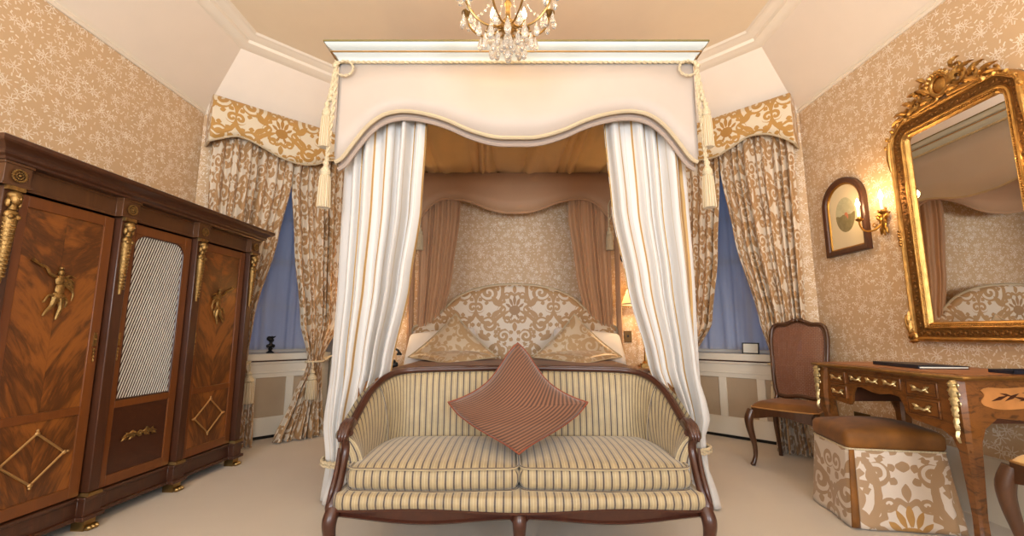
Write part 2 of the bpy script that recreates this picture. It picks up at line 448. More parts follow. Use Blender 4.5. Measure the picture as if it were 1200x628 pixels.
def tube(bm, pts, r, seg=8, closed=False, flat=1.0, cap=True, up=None):
    """sweep a circle; r number or list"""
    P = [Vector(p) for p in pts]; n = len(P)
    rr = r if isinstance(r, (list, tuple)) else [r] * n
    if len(rr) != n:
        rr = [rr[min(int(i / (n - 1) * (len(rr) - 1)), len(rr) - 2)] * (1 - (i / (n - 1) * (len(rr) - 1) - min(int(i / (n - 1) * (len(rr) - 1)), len(rr) - 2))) + rr[min(int(i / (n - 1) * (len(rr) - 1)), len(rr) - 2) + 1] * (i / (n - 1) * (len(rr) - 1) - min(int(i / (n - 1) * (len(rr) - 1)), len(rr) - 2)) for i in range(n)]
    rings = []; nrm = None; l = uvl(bm); L = 0; LS = []
    for i in range(n):
        if closed: t = P[(i + 1) % n] - P[i - 1]
        else: t = P[min(i + 1, n - 1)] - P[max(i - 1, 0)]
        if t.length < 1e-9: t = Vector((0, 0, 1))
        t.normalize()
        if nrm is None:
            u = Vector(up) if up else (Vector((0, 0, 1)) if abs(t.z) < .9 else Vector((1, 0, 0)))
            nrm = (u - t * u.dot(t)).normalized()
        else: nrm = (nrm - t * nrm.dot(t)).normalized()
        b = t.cross(nrm)
        rings.append([bm.verts.new(P[i] + (nrm * math.cos(2 * PI * k / seg) + b * math.sin(2 * PI * k / seg) * flat) * rr[i]) for k in range(seg)])
        if i: L += (P[i] - P[i - 1]).length
        LS.append(L)
    for i in range(n if closed else n - 1):
        a, b = rings[i], rings[(i + 1) % n]
        for k in range(seg):
            f = face(bm, [a[k], a[(k + 1) % seg], b[(k + 1) % seg], b[k]])
            if f:
                for lp, q in zip(f.loops, ((LS[i], k), (LS[i], k + 1), (LS[(i + 1) % n], k + 1), (LS[(i + 1) % n], k))): lp[l].uv = (q[1] / seg * .05, q[0])
    if cap and not closed:
        face(bm, rings[0][::-1]); face(bm, rings[-1])
def ctube(bm, ctrl, r, n=24, seg=8, **k): tube(bm, resample(ctrl, n), r, seg, **k)
def lathe(bm, prof, seg=20, o=(0, 0, 0), rib=0, ribn=0, sq=1.0):
    """prof list of (r,z)"""
    o = Vector(o)
    def fn(s, t):
        f = t * (len(prof) - 1); i = min(int(f), len(prof) - 2); f -= i
        r = prof[i][0] * (1 - f) + prof[i + 1][0] * f; z = prof[i][1] * (1 - f) + prof[i + 1][1] * f
        a = 2 * PI * s
        r2 = r * (1 + rib * math.cos(ribn * a))
        return o + Vector((r2 * math.cos(a), r2 * math.sin(a) * sq, z))
    rows = grid(bm, fn, seg, len(prof) - 1, lambda s, t: (s * .2, t * .2), closeu=True)
    if prof[0][0] > 1e-4: face(bm, rows[0][::-1])
    if prof[-1][0] > 1e-4: face(bm, rows[-1])
def ell(bm, c, r, seg=10, rings=6, mat=None):
    m = Matrix.Translation(Vector(c)) @ (mat or Matrix()) @ Matrix.Diagonal((r[0], r[1], r[2], 1))
    bmesh.ops.create_uvsphere(bm, u_segments=seg, v_segments=rings, radius=1, matrix=m)
def rbox(bm, c, size, r, crown=0, crownb=0, n=12, uvm='x', bulge=0):
    """rounded box with crowned top; uv u=x, v=y-z"""
    tmp = bmesh.new(); bmesh.ops.create_cube(tmp, size=1.0)
    bmesh.ops.subdivide_edges(tmp, edges=tmp.edges[:], cuts=n, use_grid_fill=True)
    h = Vector(size) / 2; c = Vector(c); mp = {}; l = uvl(bm)
    for v in tmp.verts:
        q = []
        for i in range(3):   # concentrate rows near the edges
            s = v.co[i] * 2; q.append(math.sin(s * PI / 2) * h[i])
        p = Vector(q); inner = Vector([max(-h[i] + r, min(h[i] - r, p[i])) for i in range(3)])
        d = p - inner
        if d.length > 1e-9: p = inner + d.normalized() * r
        ax, ay = abs(p.x / h.x), abs(p.y / h.y)
        k = max(0, 1 - ax ** 2.4) * max(0, 1 - ay ** 2.4)
        f = (p.z / h.z)
        p.z += (crown * k * max(0, f)) - crownb * k * max(0, -f)
        if bulge: p.y += math.copysign(bulge * (1 - f * f) * min(1, ay * 2), p.y); p.x += math.copysign(bulge * (1 - f * f) * min(1, ax * 2), p.x)
        mp[v] = bm.verts.new(p + c)
    for f in tmp.faces:
        n_ = f.normal; g = face(bm, [mp[v] for v in f.verts])
        if g:
            for lp in g.loops:
                q = lp.vert.co - c
                if abs(n_.x) > .8: lp[l].uv = (q.y, q.z)
                else: lp[l].uv = (q.x + c.x, q.y - q.z + c.y)
    tmp.free()
def prism(bm, poly, y0, y1, ax='y'):
    """extrude 2D outline (x,z) between y0 and y1"""
    def P(p, y): return (p[0], y, p[1]) if ax == 'y' else ((y, p[0], p[1]) if ax == 'x' else (p[0], p[1], y))
    a = [bm.verts.new(P(p, y0)) for p in poly]; b = [bm.verts.new(P(p, y1)) for p in poly]
    fs = [face(bm, a), face(bm, b[::-1])]
    n = len(poly)
    for i in range(n): fs.append(face(bm, [a[i], b[i], b[(i + 1) % n], a[(i + 1) % n]]))
    fs = [f for f in fs if f]; boxuv(bm, fs)
def sweep(bm, path, prof, closed=False):
    """path of (x,y) with left-hand normal = outward offset; prof (out,z)"""
    P = [Vector((p[0], p[1])) for p in path]; n = len(P); rows = []
    for i in range(n):
        a = (P[i] - P[i - 1]).normalized() if (closed or i) else None
        b = (P[(i + 1) % n] - P[i]).normalized() if (closed or i < n - 1) else None
        if a is None: a = b
        if b is None: b = a
        na = Vector((-a.y, a.x)); nb = Vector((-b.y, b.x)); m = (na + nb).normalized(); m = m / max(.3, m.dot(na))
        rows.append([bm.verts.new((P[i].x + m.x * o, P[i].y + m.y * o, z)) for o, z in prof])
    k = len(prof); l = uvl(bm)
    for i in range(n if closed else n - 1):
        for j in range(k):
            f = face(bm, [rows[i][j], rows[i][(j + 1) % k], rows[(i + 1) % n][(j + 1) % k], rows[(i + 1) % n][j]])
    if not closed: face(bm, rows[0]); face(bm, rows[-1][::-1])
def scroll_pts(c, R, turns, start, plane='xz', d=1, n=22, inner=.15, y=0):
    out = []
    for i in range(n + 1):
        t = i / n; r = R * (1 - (1 - inner) * t); a = start + d * turns * 2 * PI * t
        u, v = c[0] + r * math.cos(a), c[1] + r * math.sin(a)
        out.append((u, y, v) if plane == 'xz' else ((y, u, v) if plane == 'yz' else (u, v, y)))
    return out
def rot2(pts, c, a):
    return [(c[0] + (x - c[0]) * math.cos(a) - (z - c[1]) * math.sin(a), c[1] + (x - c[0]) * math.sin(a) + (z - c[1]) * math.cos(a)) for x, z in pts]
def leaf3(bm, base, tip, wdt, y, th=.006, n=8, curl=0):
    """raised acanthus leaf in the local xz plane standing off -y"""
    b = Vector((base[0], base[1])); t = Vector((tip[0], tip[1])); d = t - b; s = Vector((-d.y, d.x)).normalized()
    rows = []
    for i in range(n + 1):
        f = i / n; w_ = wdt * math.sin(PI * min(1, f * .9 + .1)) ** .7 * (1 + .25 * math.cos(f * 5 * 2 * PI)) * (1 - f * .3)
        p = b + d * f + s * curl * math.sin(PI * f)
        rows.append([bm.verts.new(((p + s * w_ * k).x, y - th * (1 - abs(k) ** 2 * .8) - th * .8 * math.sin(PI * f), (p + s * w_ * k).y)) for k in (-1, -.5, 0, .5, 1)] )
    for i in range(n):
        for k in range(4): face(bm, [rows[i][k], rows[i][k + 1], rows[i + 1][k + 1], rows[i + 1][k]])
def interp(P, x):
    if x <= P[0][0]: return P[0][1]
    for a, b in zip(P, P[1:]):
        if x <= b[0]:
            f = (x - a[0]) / (b[0] - a[0]); return a[1] + (b[1] - a[1]) * f
    return P[-1][1]
def smoothcurve(P, n=60):
    """catmull through 2-D points -> dense list"""
    Q = [Vector((p[0], p[1], 0)) for p in P]; return [(q.x, q.y) for q in (catmull(Q, i / n) for i in range(n + 1))]

def poly_at(P, s):
    L = [0]
    for a, b in zip(P, P[1:]): L.append(L[-1] + math.hypot(b[0] - a[0], b[1] - a[1]))
    d = s * L[-1]
    for i in range(len(P) - 1):
        if d <= L[i + 1] or i == len(P) - 2:
            f = (d - L[i]) / max(1e-9, L[i + 1] - L[i]); return Vector((P[i][0] + (P[i + 1][0] - P[i][0]) * f, P[i][1] + (P[i + 1][1] - P[i][1]) * f, 0))
def drape(bm, rows, folds, W, nu=150, nv=60, seed=0, uoff=0, amp2=.35, steep=1.4):
    """rows: list of (z, polyline xy, amp) from top to bottom"""
    rnd = random.Random(seed); ph = [rnd.uniform(0, 6.28) for _ in range(4)]
    ctrl = []
    def base(s, t):
        cs = []
        for z, pl, amp in rows:
            p = poly_at(pl, s); cs.append(Vector((p.x, p.y, z)))
        n = len(rows) - 1
        # arrange by z so the spacing is even
        zt = rows[0][0] + (rows[-1][0] - rows[0][0]) * t
        i = 0
        while i < n - 1 and zt < rows[i + 1][0]: i += 1
        f = (zt - rows[i][0]) / (rows[i + 1][0] - rows[i][0])
        p0 = cs[max(i - 1, 0)]; p1 = cs[i]; p2 = cs[i + 1]; p3 = cs[min(i + 2, n)]
        g = f * f * (3 - 2 * f) * .5 + f * .5
        p = p1 + (p2 - p1) * g; p.z = zt
        return p, rows[i][2] * (1 - g) + rows[i + 1][2] * g
    def fn(s, t):
        p, a = base(s, t)
        q, _ = base(min(1, s + .01), t); r, _ = base(max(0, s - .01), t)
        d = (q - r); d.z = 0
        nrm = Vector((-d.y, d.x, 0)).normalized() if d.length > 1e-9 else Vector((0, 1, 0))
        u = s * folds + .12 * math.sin(2 * PI * s * folds * .37 + ph[0]) * 1.5 + .10 * math.sin(t * 3 + ph[1] + s * 9)
        v = math.sin(2 * PI * u)
        v = math.copysign(abs(v) ** (1 / steep), v)
        return p + nrm * a * (v * (.8 + .3 * math.sin(ph[2] + s * 11)) + amp2 * math.sin(2 * PI * u * .5 + ph[3]))
    z0, z1 = rows[0][0], rows[-1][0]
    grid(bm, fn, nu, nv, lambda s, t: (uoff + s * W, z0 + (z1 - z0) * t))

def rope(bm, pts, r, n=None, twist=60, seg=5):
    """two twisted strands round a curve"""
    P = [Vector(p) for p in pts]; L = sum((b - a).length for a, b in zip(P, P[1:]))
    n = n or max(16, int(L / (r * 1.1))); Q = [catmull(P, i / n) for i in range(n + 1)]
    for k in (0, 1):
        out = []; nrm = None
        for i in range(n + 1):
            t = (Q[min(i + 1, n)] - Q[max(i - 1, 0)]).normalized()
            if nrm is None: u = Vector((0, 1, 0)) if abs(t.y) < .9 else Vector((1, 0, 0)); nrm = (u - t * u.dot(t)).normalized()
            else: nrm = (nrm - t * nrm.dot(t)).normalized()
            a = i / n * L / (r * 7) * 2 * PI + k * PI
            out.append(Q[i] + (nrm * math.cos(a) + t.cross(nrm) * math.sin(a)) * r * .5)
        tube(bm, out, r * .62, seg)
def tassel(parent, p, h, r, cord_from=None, mat='tassel'):
    """a hanging tassel whose top is at p: knob and thread skirt as parts of parent"""
    b = newbm(); lathe(b, [(.002, 0), (r * .35, -h * .02), (r * .5, -h * .07), (r * .35, -h * .12), (r * .42, -h * .15), (r * .75, -h * .22), (r * .8, -h * .3), (r * .6, -h * .33)], 16, p)
    obj('tassel_head', b, 'cord', parent)
    b = newbm(); lathe(b, [(r * .55, -h * .32), (r * .8, -h * .36), (r * .86, -h * .5), (r * .92, -h * .7), (r, -h * .98), (r * .9, -h)], 48, p, .07, 16)
    obj('tassel_skirt', b, mat, parent)
def copy_tree(o, parent=None):
    c = o.copy(); C.objects.link(c)
    if parent: c.parent = parent
    for ch in list(o.children): copy_tree(ch, c)
    return c

# ================================================================ THE ROOM
XL, XR, YB, YR, ZW, ZC = -2.78, 2.58, 4.75, -2.6, 3.0, 3.6
CL, CR = (XL, 3.77), (XR, 3.75)          # corners where the angled walls start
BL, BR = (-1.80, YB), (1.58, YB)         # corners with the bed wall
def wall_quad(bm, a, b, z0, z1, th=.12, u0=0):
    """wall slab from a to b, thickness to the left-hand side of a->b"""
    a = Vector(a); b = Vector(b); d = (b - a); L = d.length; d.normalize(); n = Vector((-d.y, d.x)) * th
    v = []
    for p in (a, b, b + n, a + n):
        v.append(bm.verts.new((p.x, p.y, z0))); v.append(bm.verts.new((p.x, p.y, z1)))
    l = uvl(bm)
    for q in ((0, 2, 3, 1), (2, 4, 5, 3), (4, 6, 7, 5), (6, 0, 1, 7), (1, 3, 5, 7), (0, 6, 4, 2)):
        f = face(bm, [v[i] for i in q])
        if f:
            for lp in f.loops:
                c = lp.vert.co; lp[l].uv = (u0 + (Vector((c.x, c.y)) - a).dot(d), c.z)
b = newbm(); box(b, XL - .9, XR + .9, YR - .1, 6.2, -.1, 0); struct('floor', b, 'carpet')
b = newbm(); wall_quad(b, (XL, YR), CL, 0, ZW); struct('wall_left', b, 'wallpaper')
b = newbm(); wall_quad(b, CR, (XR, YR), 0, ZW); struct('wall_right', b, 'wallpaper')
b = newbm(); wall_quad(b, BL, BR, 0, ZW); struct('wall_back', b, 'wallpaper')
# rear wall behind the camera; its two windows are added for the fill
b = newbm()
segs = [(XR, 1.85, 0, ZW), (1.85, .45, 0, .45), (1.85, .45, 2.85, ZW), (.45, -.65, 0, ZW), (-.65, -2.05, 0, .45), (-.65, -2.05, 2.85, ZW), (-2.05, XL, 0, ZW)]
for x0, x1, z0, z1 in segs: wall_quad(b, (x0, YR), (x1, YR), z0, z1)
struct('wall_rear', b, 'wallpaper')
def window_frame(name, ox, w_, z0, z1, parent=None, cols=2, rows=3, y=0, t=.05):
    """frame in its own xz plane; returns structure object with a pane child"""
    b = newbm(); s = .05
    box(b, ox, ox + s, y, y + t, z0, z1); box(b, ox + w_ - s, ox + w_, y, y + t, z0, z1)
    box(b, ox + s, ox + w_ - s, y, y + t, z0, z0 + s); box(b, ox + s, ox + w_ - s, y, y + t, z1 - s, z1)
    for i in range(1, cols): x = ox + w_ * i / cols; box(b, x - .014, x + .014, y + .008, y + t - .008, z0 + s, z1 - s)
    for i in range(1, rows): z = z0 + (z1 - z0) * i / rows; box(b, ox + s, ox + w_ - s, y + .008, y + t - .008, z - (.022 if i == rows // 2 else .012), z + (.022 if i == rows // 2 else .012))
    fr = struct(name, b, 'trimw', parent=parent)
    b = newbm(); box(b, ox + s, ox + w_ - s, y + t / 2 - .002, y + t / 2 + .002, z0 + s, z1 - s); obj('window_pane', b, 'pane', fr)
    return fr
f = window_frame('window_3', -2.05, 1.4, .45, 2.85); f.location = (0, YR - .09, 0)  # unseen windows, added to go with the rear fill lamps
f = window_frame('window_4', .45, 1.4, .45, 2.85); f.location = (0, YR - .09, 0)

# angled bay walls with the window recess, built in a local frame (x along wall, +y outwards)
def bay(side, org, rz, L, c0, wn):
    root = Matrix.Translation((org[0], org[1], 0)) @ Matrix.Rotation(rz, 4, 'Z')
    def put(o): o.matrix_world = root; return o
    x0, x1 = c0 - .56, c0 + .56
    b = newbm()
    # order of points keeps thickness outward (left-hand side of a->b)
    wall_quad(b, (0, 0), (x0, 0), 0, ZW, .10); wall_quad(b, (x1, 0), (L, 0), 0, ZW, .10, x1); wall_quad(b, (x0, 0), (x1, 0), 2.72, ZW, .10, x0)
    put(struct('wall_' + side, b, 'wallpaper'))
    b = newbm(); box(b, x0 - .05, x0, .10, .62, 0, 2.8); box(b, x1, x1 + .05, .10, .62, 0, 2.8); box(b, x0, x1, .10, .62, 2.72, 2.8)
    box(b, x0, x1, .50, .62, 0, .80)
    put(struct('trim_' + wn, b, 'skirting'))
    put(window_frame('window_' + wn, x0, x1 - x0, .80, 2.72, cols=2, rows=4, y=.53))
    return put, x0, x1
ANG_L, ANG_R = PI / 4, -PI / 4
LL = 1.386; LR = 1.414
putL, lx0, lx1 = bay('bay_left', CL, ANG_L, LL, .775, '1')
putR, rx0, rx1 = bay('bay_right', BR, ANG_R, LR, .71, '2')

# coved ceiling: sloping band from wall head to the flat, with a moulding round the flat
outer = [(XL, YR), (XR, YR), CR, BR, BL, CL]
def inset(P, d):
    out = []; n = len(P)
    for i in range(n):
        a = (Vector(P[i]) - Vector(P[i - 1])).normalized(); c = (Vector(P[(i + 1) % n]) - Vector(P[i])).normalized()
        na = Vector((-a.y, a.x)); nc = Vector((-c.y, c.x)); m = (na + nc).normalized(); m /= m.dot(na)
        out.append((P[i][0] + m.x * d, P[i][1] + m.y * d))
    return out
inner = inset(outer, .435)
b = newbm(); n = len(outer)
vo = [b.verts.new((*p, ZW)) for p in outer]; vi = [b.verts.new((*p, ZC)) for p in inner]
for i in range(n): face(b, [vo[i], vo[(i + 1) % n], vi[(i + 1) % n], vi[i]])
o = struct('trim_cove', b, 'cream', smooth=0, solid=.03)
b = newbm(); big = [(XL - .3, YR - .3), (XR + .3, YR - .3), (XR + .3, YB + .9), (XL - .3, YB + .9)]
prism(b, big, ZC, ZC + .1, 'z'); struct('ceiling', b, 'ceiling', smooth=0)
b = newbm(); crown = [(-.075, -.09), (-.06, -.105), (-.035, -.10), (-.01, -.085), (.02, -.07), (.03, -.045), (.06, -.035), (.075, -.022), (.10, -.016), (.115, 0), (-.03, 0)]
sweep(b, inner, [(o_, ZC + z) for o_, z in crown], True); struct('trim_crown', b, 'trimw', smooth=30)
b = newbm(); sweep(b, outer, [(0, ZW - .045), (.012, ZW - .045), (.022, ZW - .03), (.014, ZW - .015), (.028, ZW), (0, ZW + .0)], True); struct('trim_picture_rail', b, 'trimw', smooth=30)
b = newbm()
for pth in ([(XL, YR), CL][::-1], ):
    pass
sweep(b, [(XR, YR), CR], [(0, 0), (.02, 0), (.02, .30), (.012, .33), (0, .34)]); struct('baseboard_right', b, 'skirting', smooth=30)
b = newbm(); sweep(b, [CL, (XL, YR)], [(0, 0), (.02, 0), (.02, .17), (.012, .19), (0, .2)]); struct('baseboard_left', b, 'skirting', smooth=30)
b = newbm(); sweep(b, [BR, BL], [(0, 0), (.02, 0), (.02, .17), (.012, .19), (0, .2)]); struct('baseboard_back', b, 'skirting', smooth=30)
b = newbm(); sweep(b, [(XL + .02, YR), (XR - .02, YR)], [(0, 0), (.02, 0), (.02, .17), (.012, .19), (0, .2)]); struct('baseboard_rear', b, 'skirting', smooth=30)
#PART2
# ================================================================ WINDOW BAYS: radiator cases, sheers, pelmets, curtains
def radiator(put, x0, x1, side):
    root = put(thing('radiator_cabinet', 'cream panelled radiator cabinet under the window %s' % side, 'radiator cover'))
    fy = .15
    b = newbm()
    xs = [x0 + .03, c_ := (x0 + x1) / 2, x1 - .03]
    zt = .70
    box(b, x0 + .01, x1 - .01, fy, fy + .03, .03, .20); box(b, x0 + .01, x1 - .01, fy, fy + .03, .57, zt)
    for k in range(4):
        x = x0 + .01 + (x1 - x0 - .02 - .07) * k / 3; box(b, x, x + .07, fy, fy + .03, .20, .57)
    box(b, x0 + .01, x0 + .04, fy + .03, .49, .03, zt); box(b, x1 - .04, x1 - .01, fy + .03, .49, .03, zt)
    box(b, x0 + .01, x1 - .01, fy - .006, fy + .004, .61, .625)
    obj('case', b, 'skirting', root, bevel=.003)
    w3 = (x1 - x0 - .09) / 3
    for k in range(3):
        b = newbm(); xa = x0 + .08 + w3 * k - .003; box(b, xa, xa + w3 - .06, fy + .012, fy + .018, .195, .575)
        g_ = obj('grille_panel', b, 'grille', root)
    b = newbm(); box(b, x0 + .01, x1 - .01, fy + .02, fy + .03, 0, .035); obj('plinth', b, 'black', root)
    b = newbm(); box(b, x0 + .004, x1 - .004, fy - .035, .50, .735, .80); box(b, x0 + .004, x1 - .004, fy - .015, .49, zt, .735)
    obj('sill_shelf', b, 'skirting', root, bevel=.006)
    b = newbm(); box(b, x0 + .01, x1 - .01, fy - .018, fy - .010, .722, .736); obj('shadow_bead', b, 'kingdark', root)  # dark wood strip below the shelf edge
radiator(putL, lx0, lx1, 'beside the wardrobe'); radiator(putR, rx0, rx1, 'behind the cane chair')
def sheer(put, x0, x1, side):
    b = newbm(); xa, xb = x0 + .01, x1 - .01
    drape(b, [(2.70, [(xa, .44), (xb, .44)], .010), (1.6, [(xa, .44), (xb, .44)], .014), (.83, [(xa, .43), (xb, .43)], .020)], 9, 2, 140, 20, 5)
    put(tag(obj('net_curtain', b, 'sheer'), 'thin bluish net curtain hanging over the window %s' % side, 'net curtain'))
sheer(putL, lx0, lx1, 'left of the bed'); sheer(putR, rx0, rx1, 'right of the bed')

def pelmet(put, P, x0, x1, side, ztop=3.09):
    """shaped stiff pelmet: P list of (x, z) lower edge"""
    root = put(thing('pelmet', 'shaped damask pelmet with gold scrolls over the window %s of the bed' % side, 'pelmet'))
    cv = smoothcurve(P, 70); y0 = -.17
    cx = P[len(P) // 2][0]
    def low(x): return interp(cv, x)
    b = newbm(); l = uvl(b)
    def fn(s, t): x = x0 + (x1 - x0) * s; zl = low(x); return (x, y0, zl + (ztop - zl) * t)
    def uv(s, t): p = fn(s, t); return (p[0] - cx, p[2] - 2.93)
    grid(b, fn, 70, 4, uv)
    for xe in (x0, x1):
        def fs(s, t, xe=xe): zl = low(xe) - .0; return (xe, y0 + s * .165, zl + (ztop - zl) * t)
        grid(b, fs, 3, 4, lambda s, t, xe=xe: (xe + s * .16 - cx, t * .3))
    bmesh.ops.remove_doubles(b, verts=b.verts, dist=.0005)
    obj('pelmet_face', b, 'damask_pelmet', root, solid=.012)
    b = newbm(); tube(b, [(x0, -.005, low(x0))] + [(x0 + (x1 - x0) * i / 70, y0 - .004, low(x0 + (x1 - x0) * i / 70)) for i in range(71)] + [(x1, -.005, low(x1))], .010, 6)
    obj('piping', b, 'piping', root)
    b = newbm(); box(b, x0 + .008, x1 - .008, y0 + .008, -.004, 2.98, 2.995); obj('pelmet_board', b, 'skirting', root)
    return root
def curtain(put, rows, folds, W, label, name='window_curtain', mat='damask_curtain', seed=0, group=None, nu=130):
    b = newbm(); drape(b, rows, folds, W, nu, 64, seed)
    o = put(tag(obj(name, b, mat, solid=.003), label, 'curtain', group)); return o
def P2(x0, x1, y): return [(x0, y), (x1, y)]
idp = lambda o: o
# --- left window
pelmet(putL, [(.03, 2.66), (.10, 2.70), (.215, 2.76), (.30, 2.765), (.42, 2.735), (.60, 2.675), (.775, 2.655), (.93, 2.69), (1.07, 2.77), (1.2, 2.80), (1.30, 2.76)], .03, 1.30, 'left')
yb = -.085
curtain(putL, [(2.85, P2(.07, .755, yb), .022), (2.45, P2(.07, .75, yb), .026), (1.9, P2(.09, .67, yb), .028), (1.15, P2(.20, .52, yb), .028), (.80, P2(.36, .49, yb), .03), (.70, P2(.37, .48, yb - .005), .03), (.5, P2(.33, .56, yb - .02), .035), (.012, P2(.24, .57, yb - .04), .045)], 9, 1.5,
        'damask curtain on the wardrobe side of the left window', seed=3)
curtain(putL, [(2.85, P2(.765, 1.34, yb), .022), (2.45, P2(.76, 1.34, yb), .026), (1.9, P2(.82, 1.34, yb), .028), (1.1, P2(.93, 1.31, yb), .028), (.76, P2(1.02, 1.16, yb), .03), (.68, P2(1.02, 1.15, yb - .005), .03), (.4, P2(.90, 1.16, yb - .03), .035), (.012, P2(.74, 1.2, yb - .05), .045)], 8, 1.4,
        'damask curtain on the bed side of the left window', seed=8)
# --- right window
pelmet(putR, [(.10, 2.79), (.22, 2.80), (.34, 2.78), (.5, 2.72), (.71, 2.69), (.85, 2.73), (1.0, 2.79), (1.08, 2.80), (1.2, 2.77), (1.31, 2.70), (1.39, 2.63)], .10, 1.39, 'right')
curtain(putR, [(2.85, P2(.735, 1.36, yb), .022), (2.55, P2(.74, 1.36, yb), .026), (1.9, P2(.82, 1.35, yb), .028), (1.1, P2(.98, 1.33, yb), .028), (.78, P2(1.05, 1.23, yb), .03), (.68, P2(1.06, 1.22, yb - .005), .03), (.4, P2(1.05, 1.26, yb - .02), .035), (.012, P2(1.04, 1.3, yb - .03), .04)], 9, 1.5,
        'damask curtain behind the cane chair, right window', seed=14)
curtain(putR, [(2.85, P2(.10, .722, yb), .020), (2.5, P2(.10, .72, yb), .024), (1.75, P2(.10, .655, yb), .026), (1.1, P2(.12, .56, yb), .028), (.78, P2(.24, .38, yb), .03), (.68, P2(.24, .37, yb - .005), .03), (.4, P2(.22, .42, yb - .02), .035), (.012, P2(.18, .44, yb - .03), .045)], 8, 1.4,
        'damask curtain half hidden behind the right bed drape, right window', seed=21)
def tieback(put, x0, x1, z, hx, tx, label, yy=-.085):
    root = put(thing('curtain_tieback', label, 'tieback'))
    b = newbm(); cx = (x0 + x1) / 2; rx = (x1 - x0) / 2 + .018
    rope(b, [(hx, -.02, z + .06), ((hx + cx) / 2, yy - .03, z + .03)] + [(cx + rx * math.cos(a), yy - .055 * math.sin(a) - .01, z - .0) for a in [PI * k / 10 for k in (range(0, 11) if hx > cx else range(10, -1, -1))]] + [((hx * .4 + cx * .6), yy + .05, z + .02), (hx, -.02, z + .06)], .011)
    obj('cord', b, 'cord', root)
    b = newbm(); rope(b, [(tx, yy - .075, z), (tx + .004, yy - .085, z - .05), (tx, yy - .09, z - .09)], .008); obj('tassel_cord', b, 'cord', root)
    tassel(root, (tx, yy - .09, z - .08), .27, .052)
tieback(putL, .37, .48, .74, .12, .49, 'cord tieback with tassel on the curtain next to the wardrobe')
tieback(putL, 1.02, 1.15, .72, 1.33, 1.035, 'cord tieback with large tassel on the curtain left of the bed')
tieback(putR, 1.06, 1.22, .73, 1.36, 1.10, 'cord tieback on the curtain behind the cane chair')

# ================================================================ THE BED
BX, BF, BK, HW = .027, 2.62, 4.60, 1.12      # centre x, front and back y of the canopy, half width
bed = thing('canopy_bed', 'large canopied bed with cream valance, white cornice and damask headboard', 'bed', (BX, 0, 0))
prof_v = [(0, 2.20), (.14, 2.206), (.29, 2.250), (.42, 2.31), (.53, 2.348), (.64, 2.371), (.74, 2.374), (.84, 2.345), (.93, 2.27), (1.01, 2.16), (1.07, 2.07), (1.115, 2.04)]
full = smoothcurve([(-x, z) for x, z in prof_v[::-1]] + prof_v[1:], 120)
def vlow(x, span=1.12): return interp(full, x / span * 1.115)
ZT = 2.695
def valance(name, ax, at, c, span, mat, drop=0.0, parent=bed, ztop=ZT, th=.02, nrm=1, pm='piping', flat=1.0):
    b = newbm(); n = 110
    def pt(s, z): q = c - span + 2 * span * s; return (q, at, z) if ax == 'x' else (at, q, z)
    def fn(s, t): zl = 2.2 + (vlow(-span + 2 * span * s, span) - 2.2) * flat + drop; return pt(s, zl + (ztop - zl) * t)
    grid(b, fn, n, 3, lambda s, t: (s * 2 * span, t * .5))
    o = obj(name, b, mat, parent, solid=th)
    b = newbm(); P = [fn(i / n, 0) for i in range(n + 1)]; off = Vector((0, -.010, 0)) if ax == 'x' else Vector((-.010 * nrm, 0, 0))
    tube(b, [Vector(p) + off * .6 for p in P], .013, 7); obj('valance_piping', b, pm, o)
    return o
valance('front_valance', 'x', BF, 0, HW, 'silk')
valance('front_lining', 'x', BF + .030, 0, HW - .01, 'mauve', th=.004, drop=-.035, pm='mauve')
for s in (-1, 1):
    valance('side_valance', 'y', s * HW, (BF + BK) / 2, (BK - BF) / 2, 'silk', nrm=s, drop=-.02, flat=.6)
valance('back_valance', 'x', BK - .13, 0, HW - .06, 'taupe', drop=.03, ztop=2.66, pm='taupe', flat=.85)
# canopy frame and tester
b = newbm()
box(b, -HW + .02, HW - .02, BF + .03, BF + .07, 2.66, 2.74); box(b, -HW + .02, HW - .02, BK - .04, BK, 2.66, 2.74)
box(b, -HW + .015, -HW + .055, BF + .03, BK, 2.66, 2.74); box(b, HW - .055, HW - .015, BF + .03, BK, 2.66, 2.74)
obj('canopy_frame', b, 'mahog', bed)
b = newbm(); box(b, -HW + .02, HW - .02, BF + .02, BK, 2.742, 2.752); obj('canopy_top', b, 'taupe', bed)
b = newbm()
rnd = random.Random(4); offs = [rnd.uniform(-1, 1) for _ in range(60)]
def tst(s, t):
    x = (-HW + .06) + (2 * HW - .12) * s; y = BF + .06 + (BK - BF - .08) * t
    k = s * 13 + .5 * math.sin(s * 17) + .35 * math.sin(t * 2.2 + s * 31)
    return (x + .02 * math.sin(t * 4 + s * 20), y, 2.70 - .035 * math.sin(PI * t) - abs(math.sin(PI * k)) * .035 - .012 * math.sin(k * 2.3 + t * 3))
grid(b, tst, 220, 24, lambda s, t: (s * 2, t * 2)); obj('pleated_tester', b, 'gold_lining', bed, solid=.003)
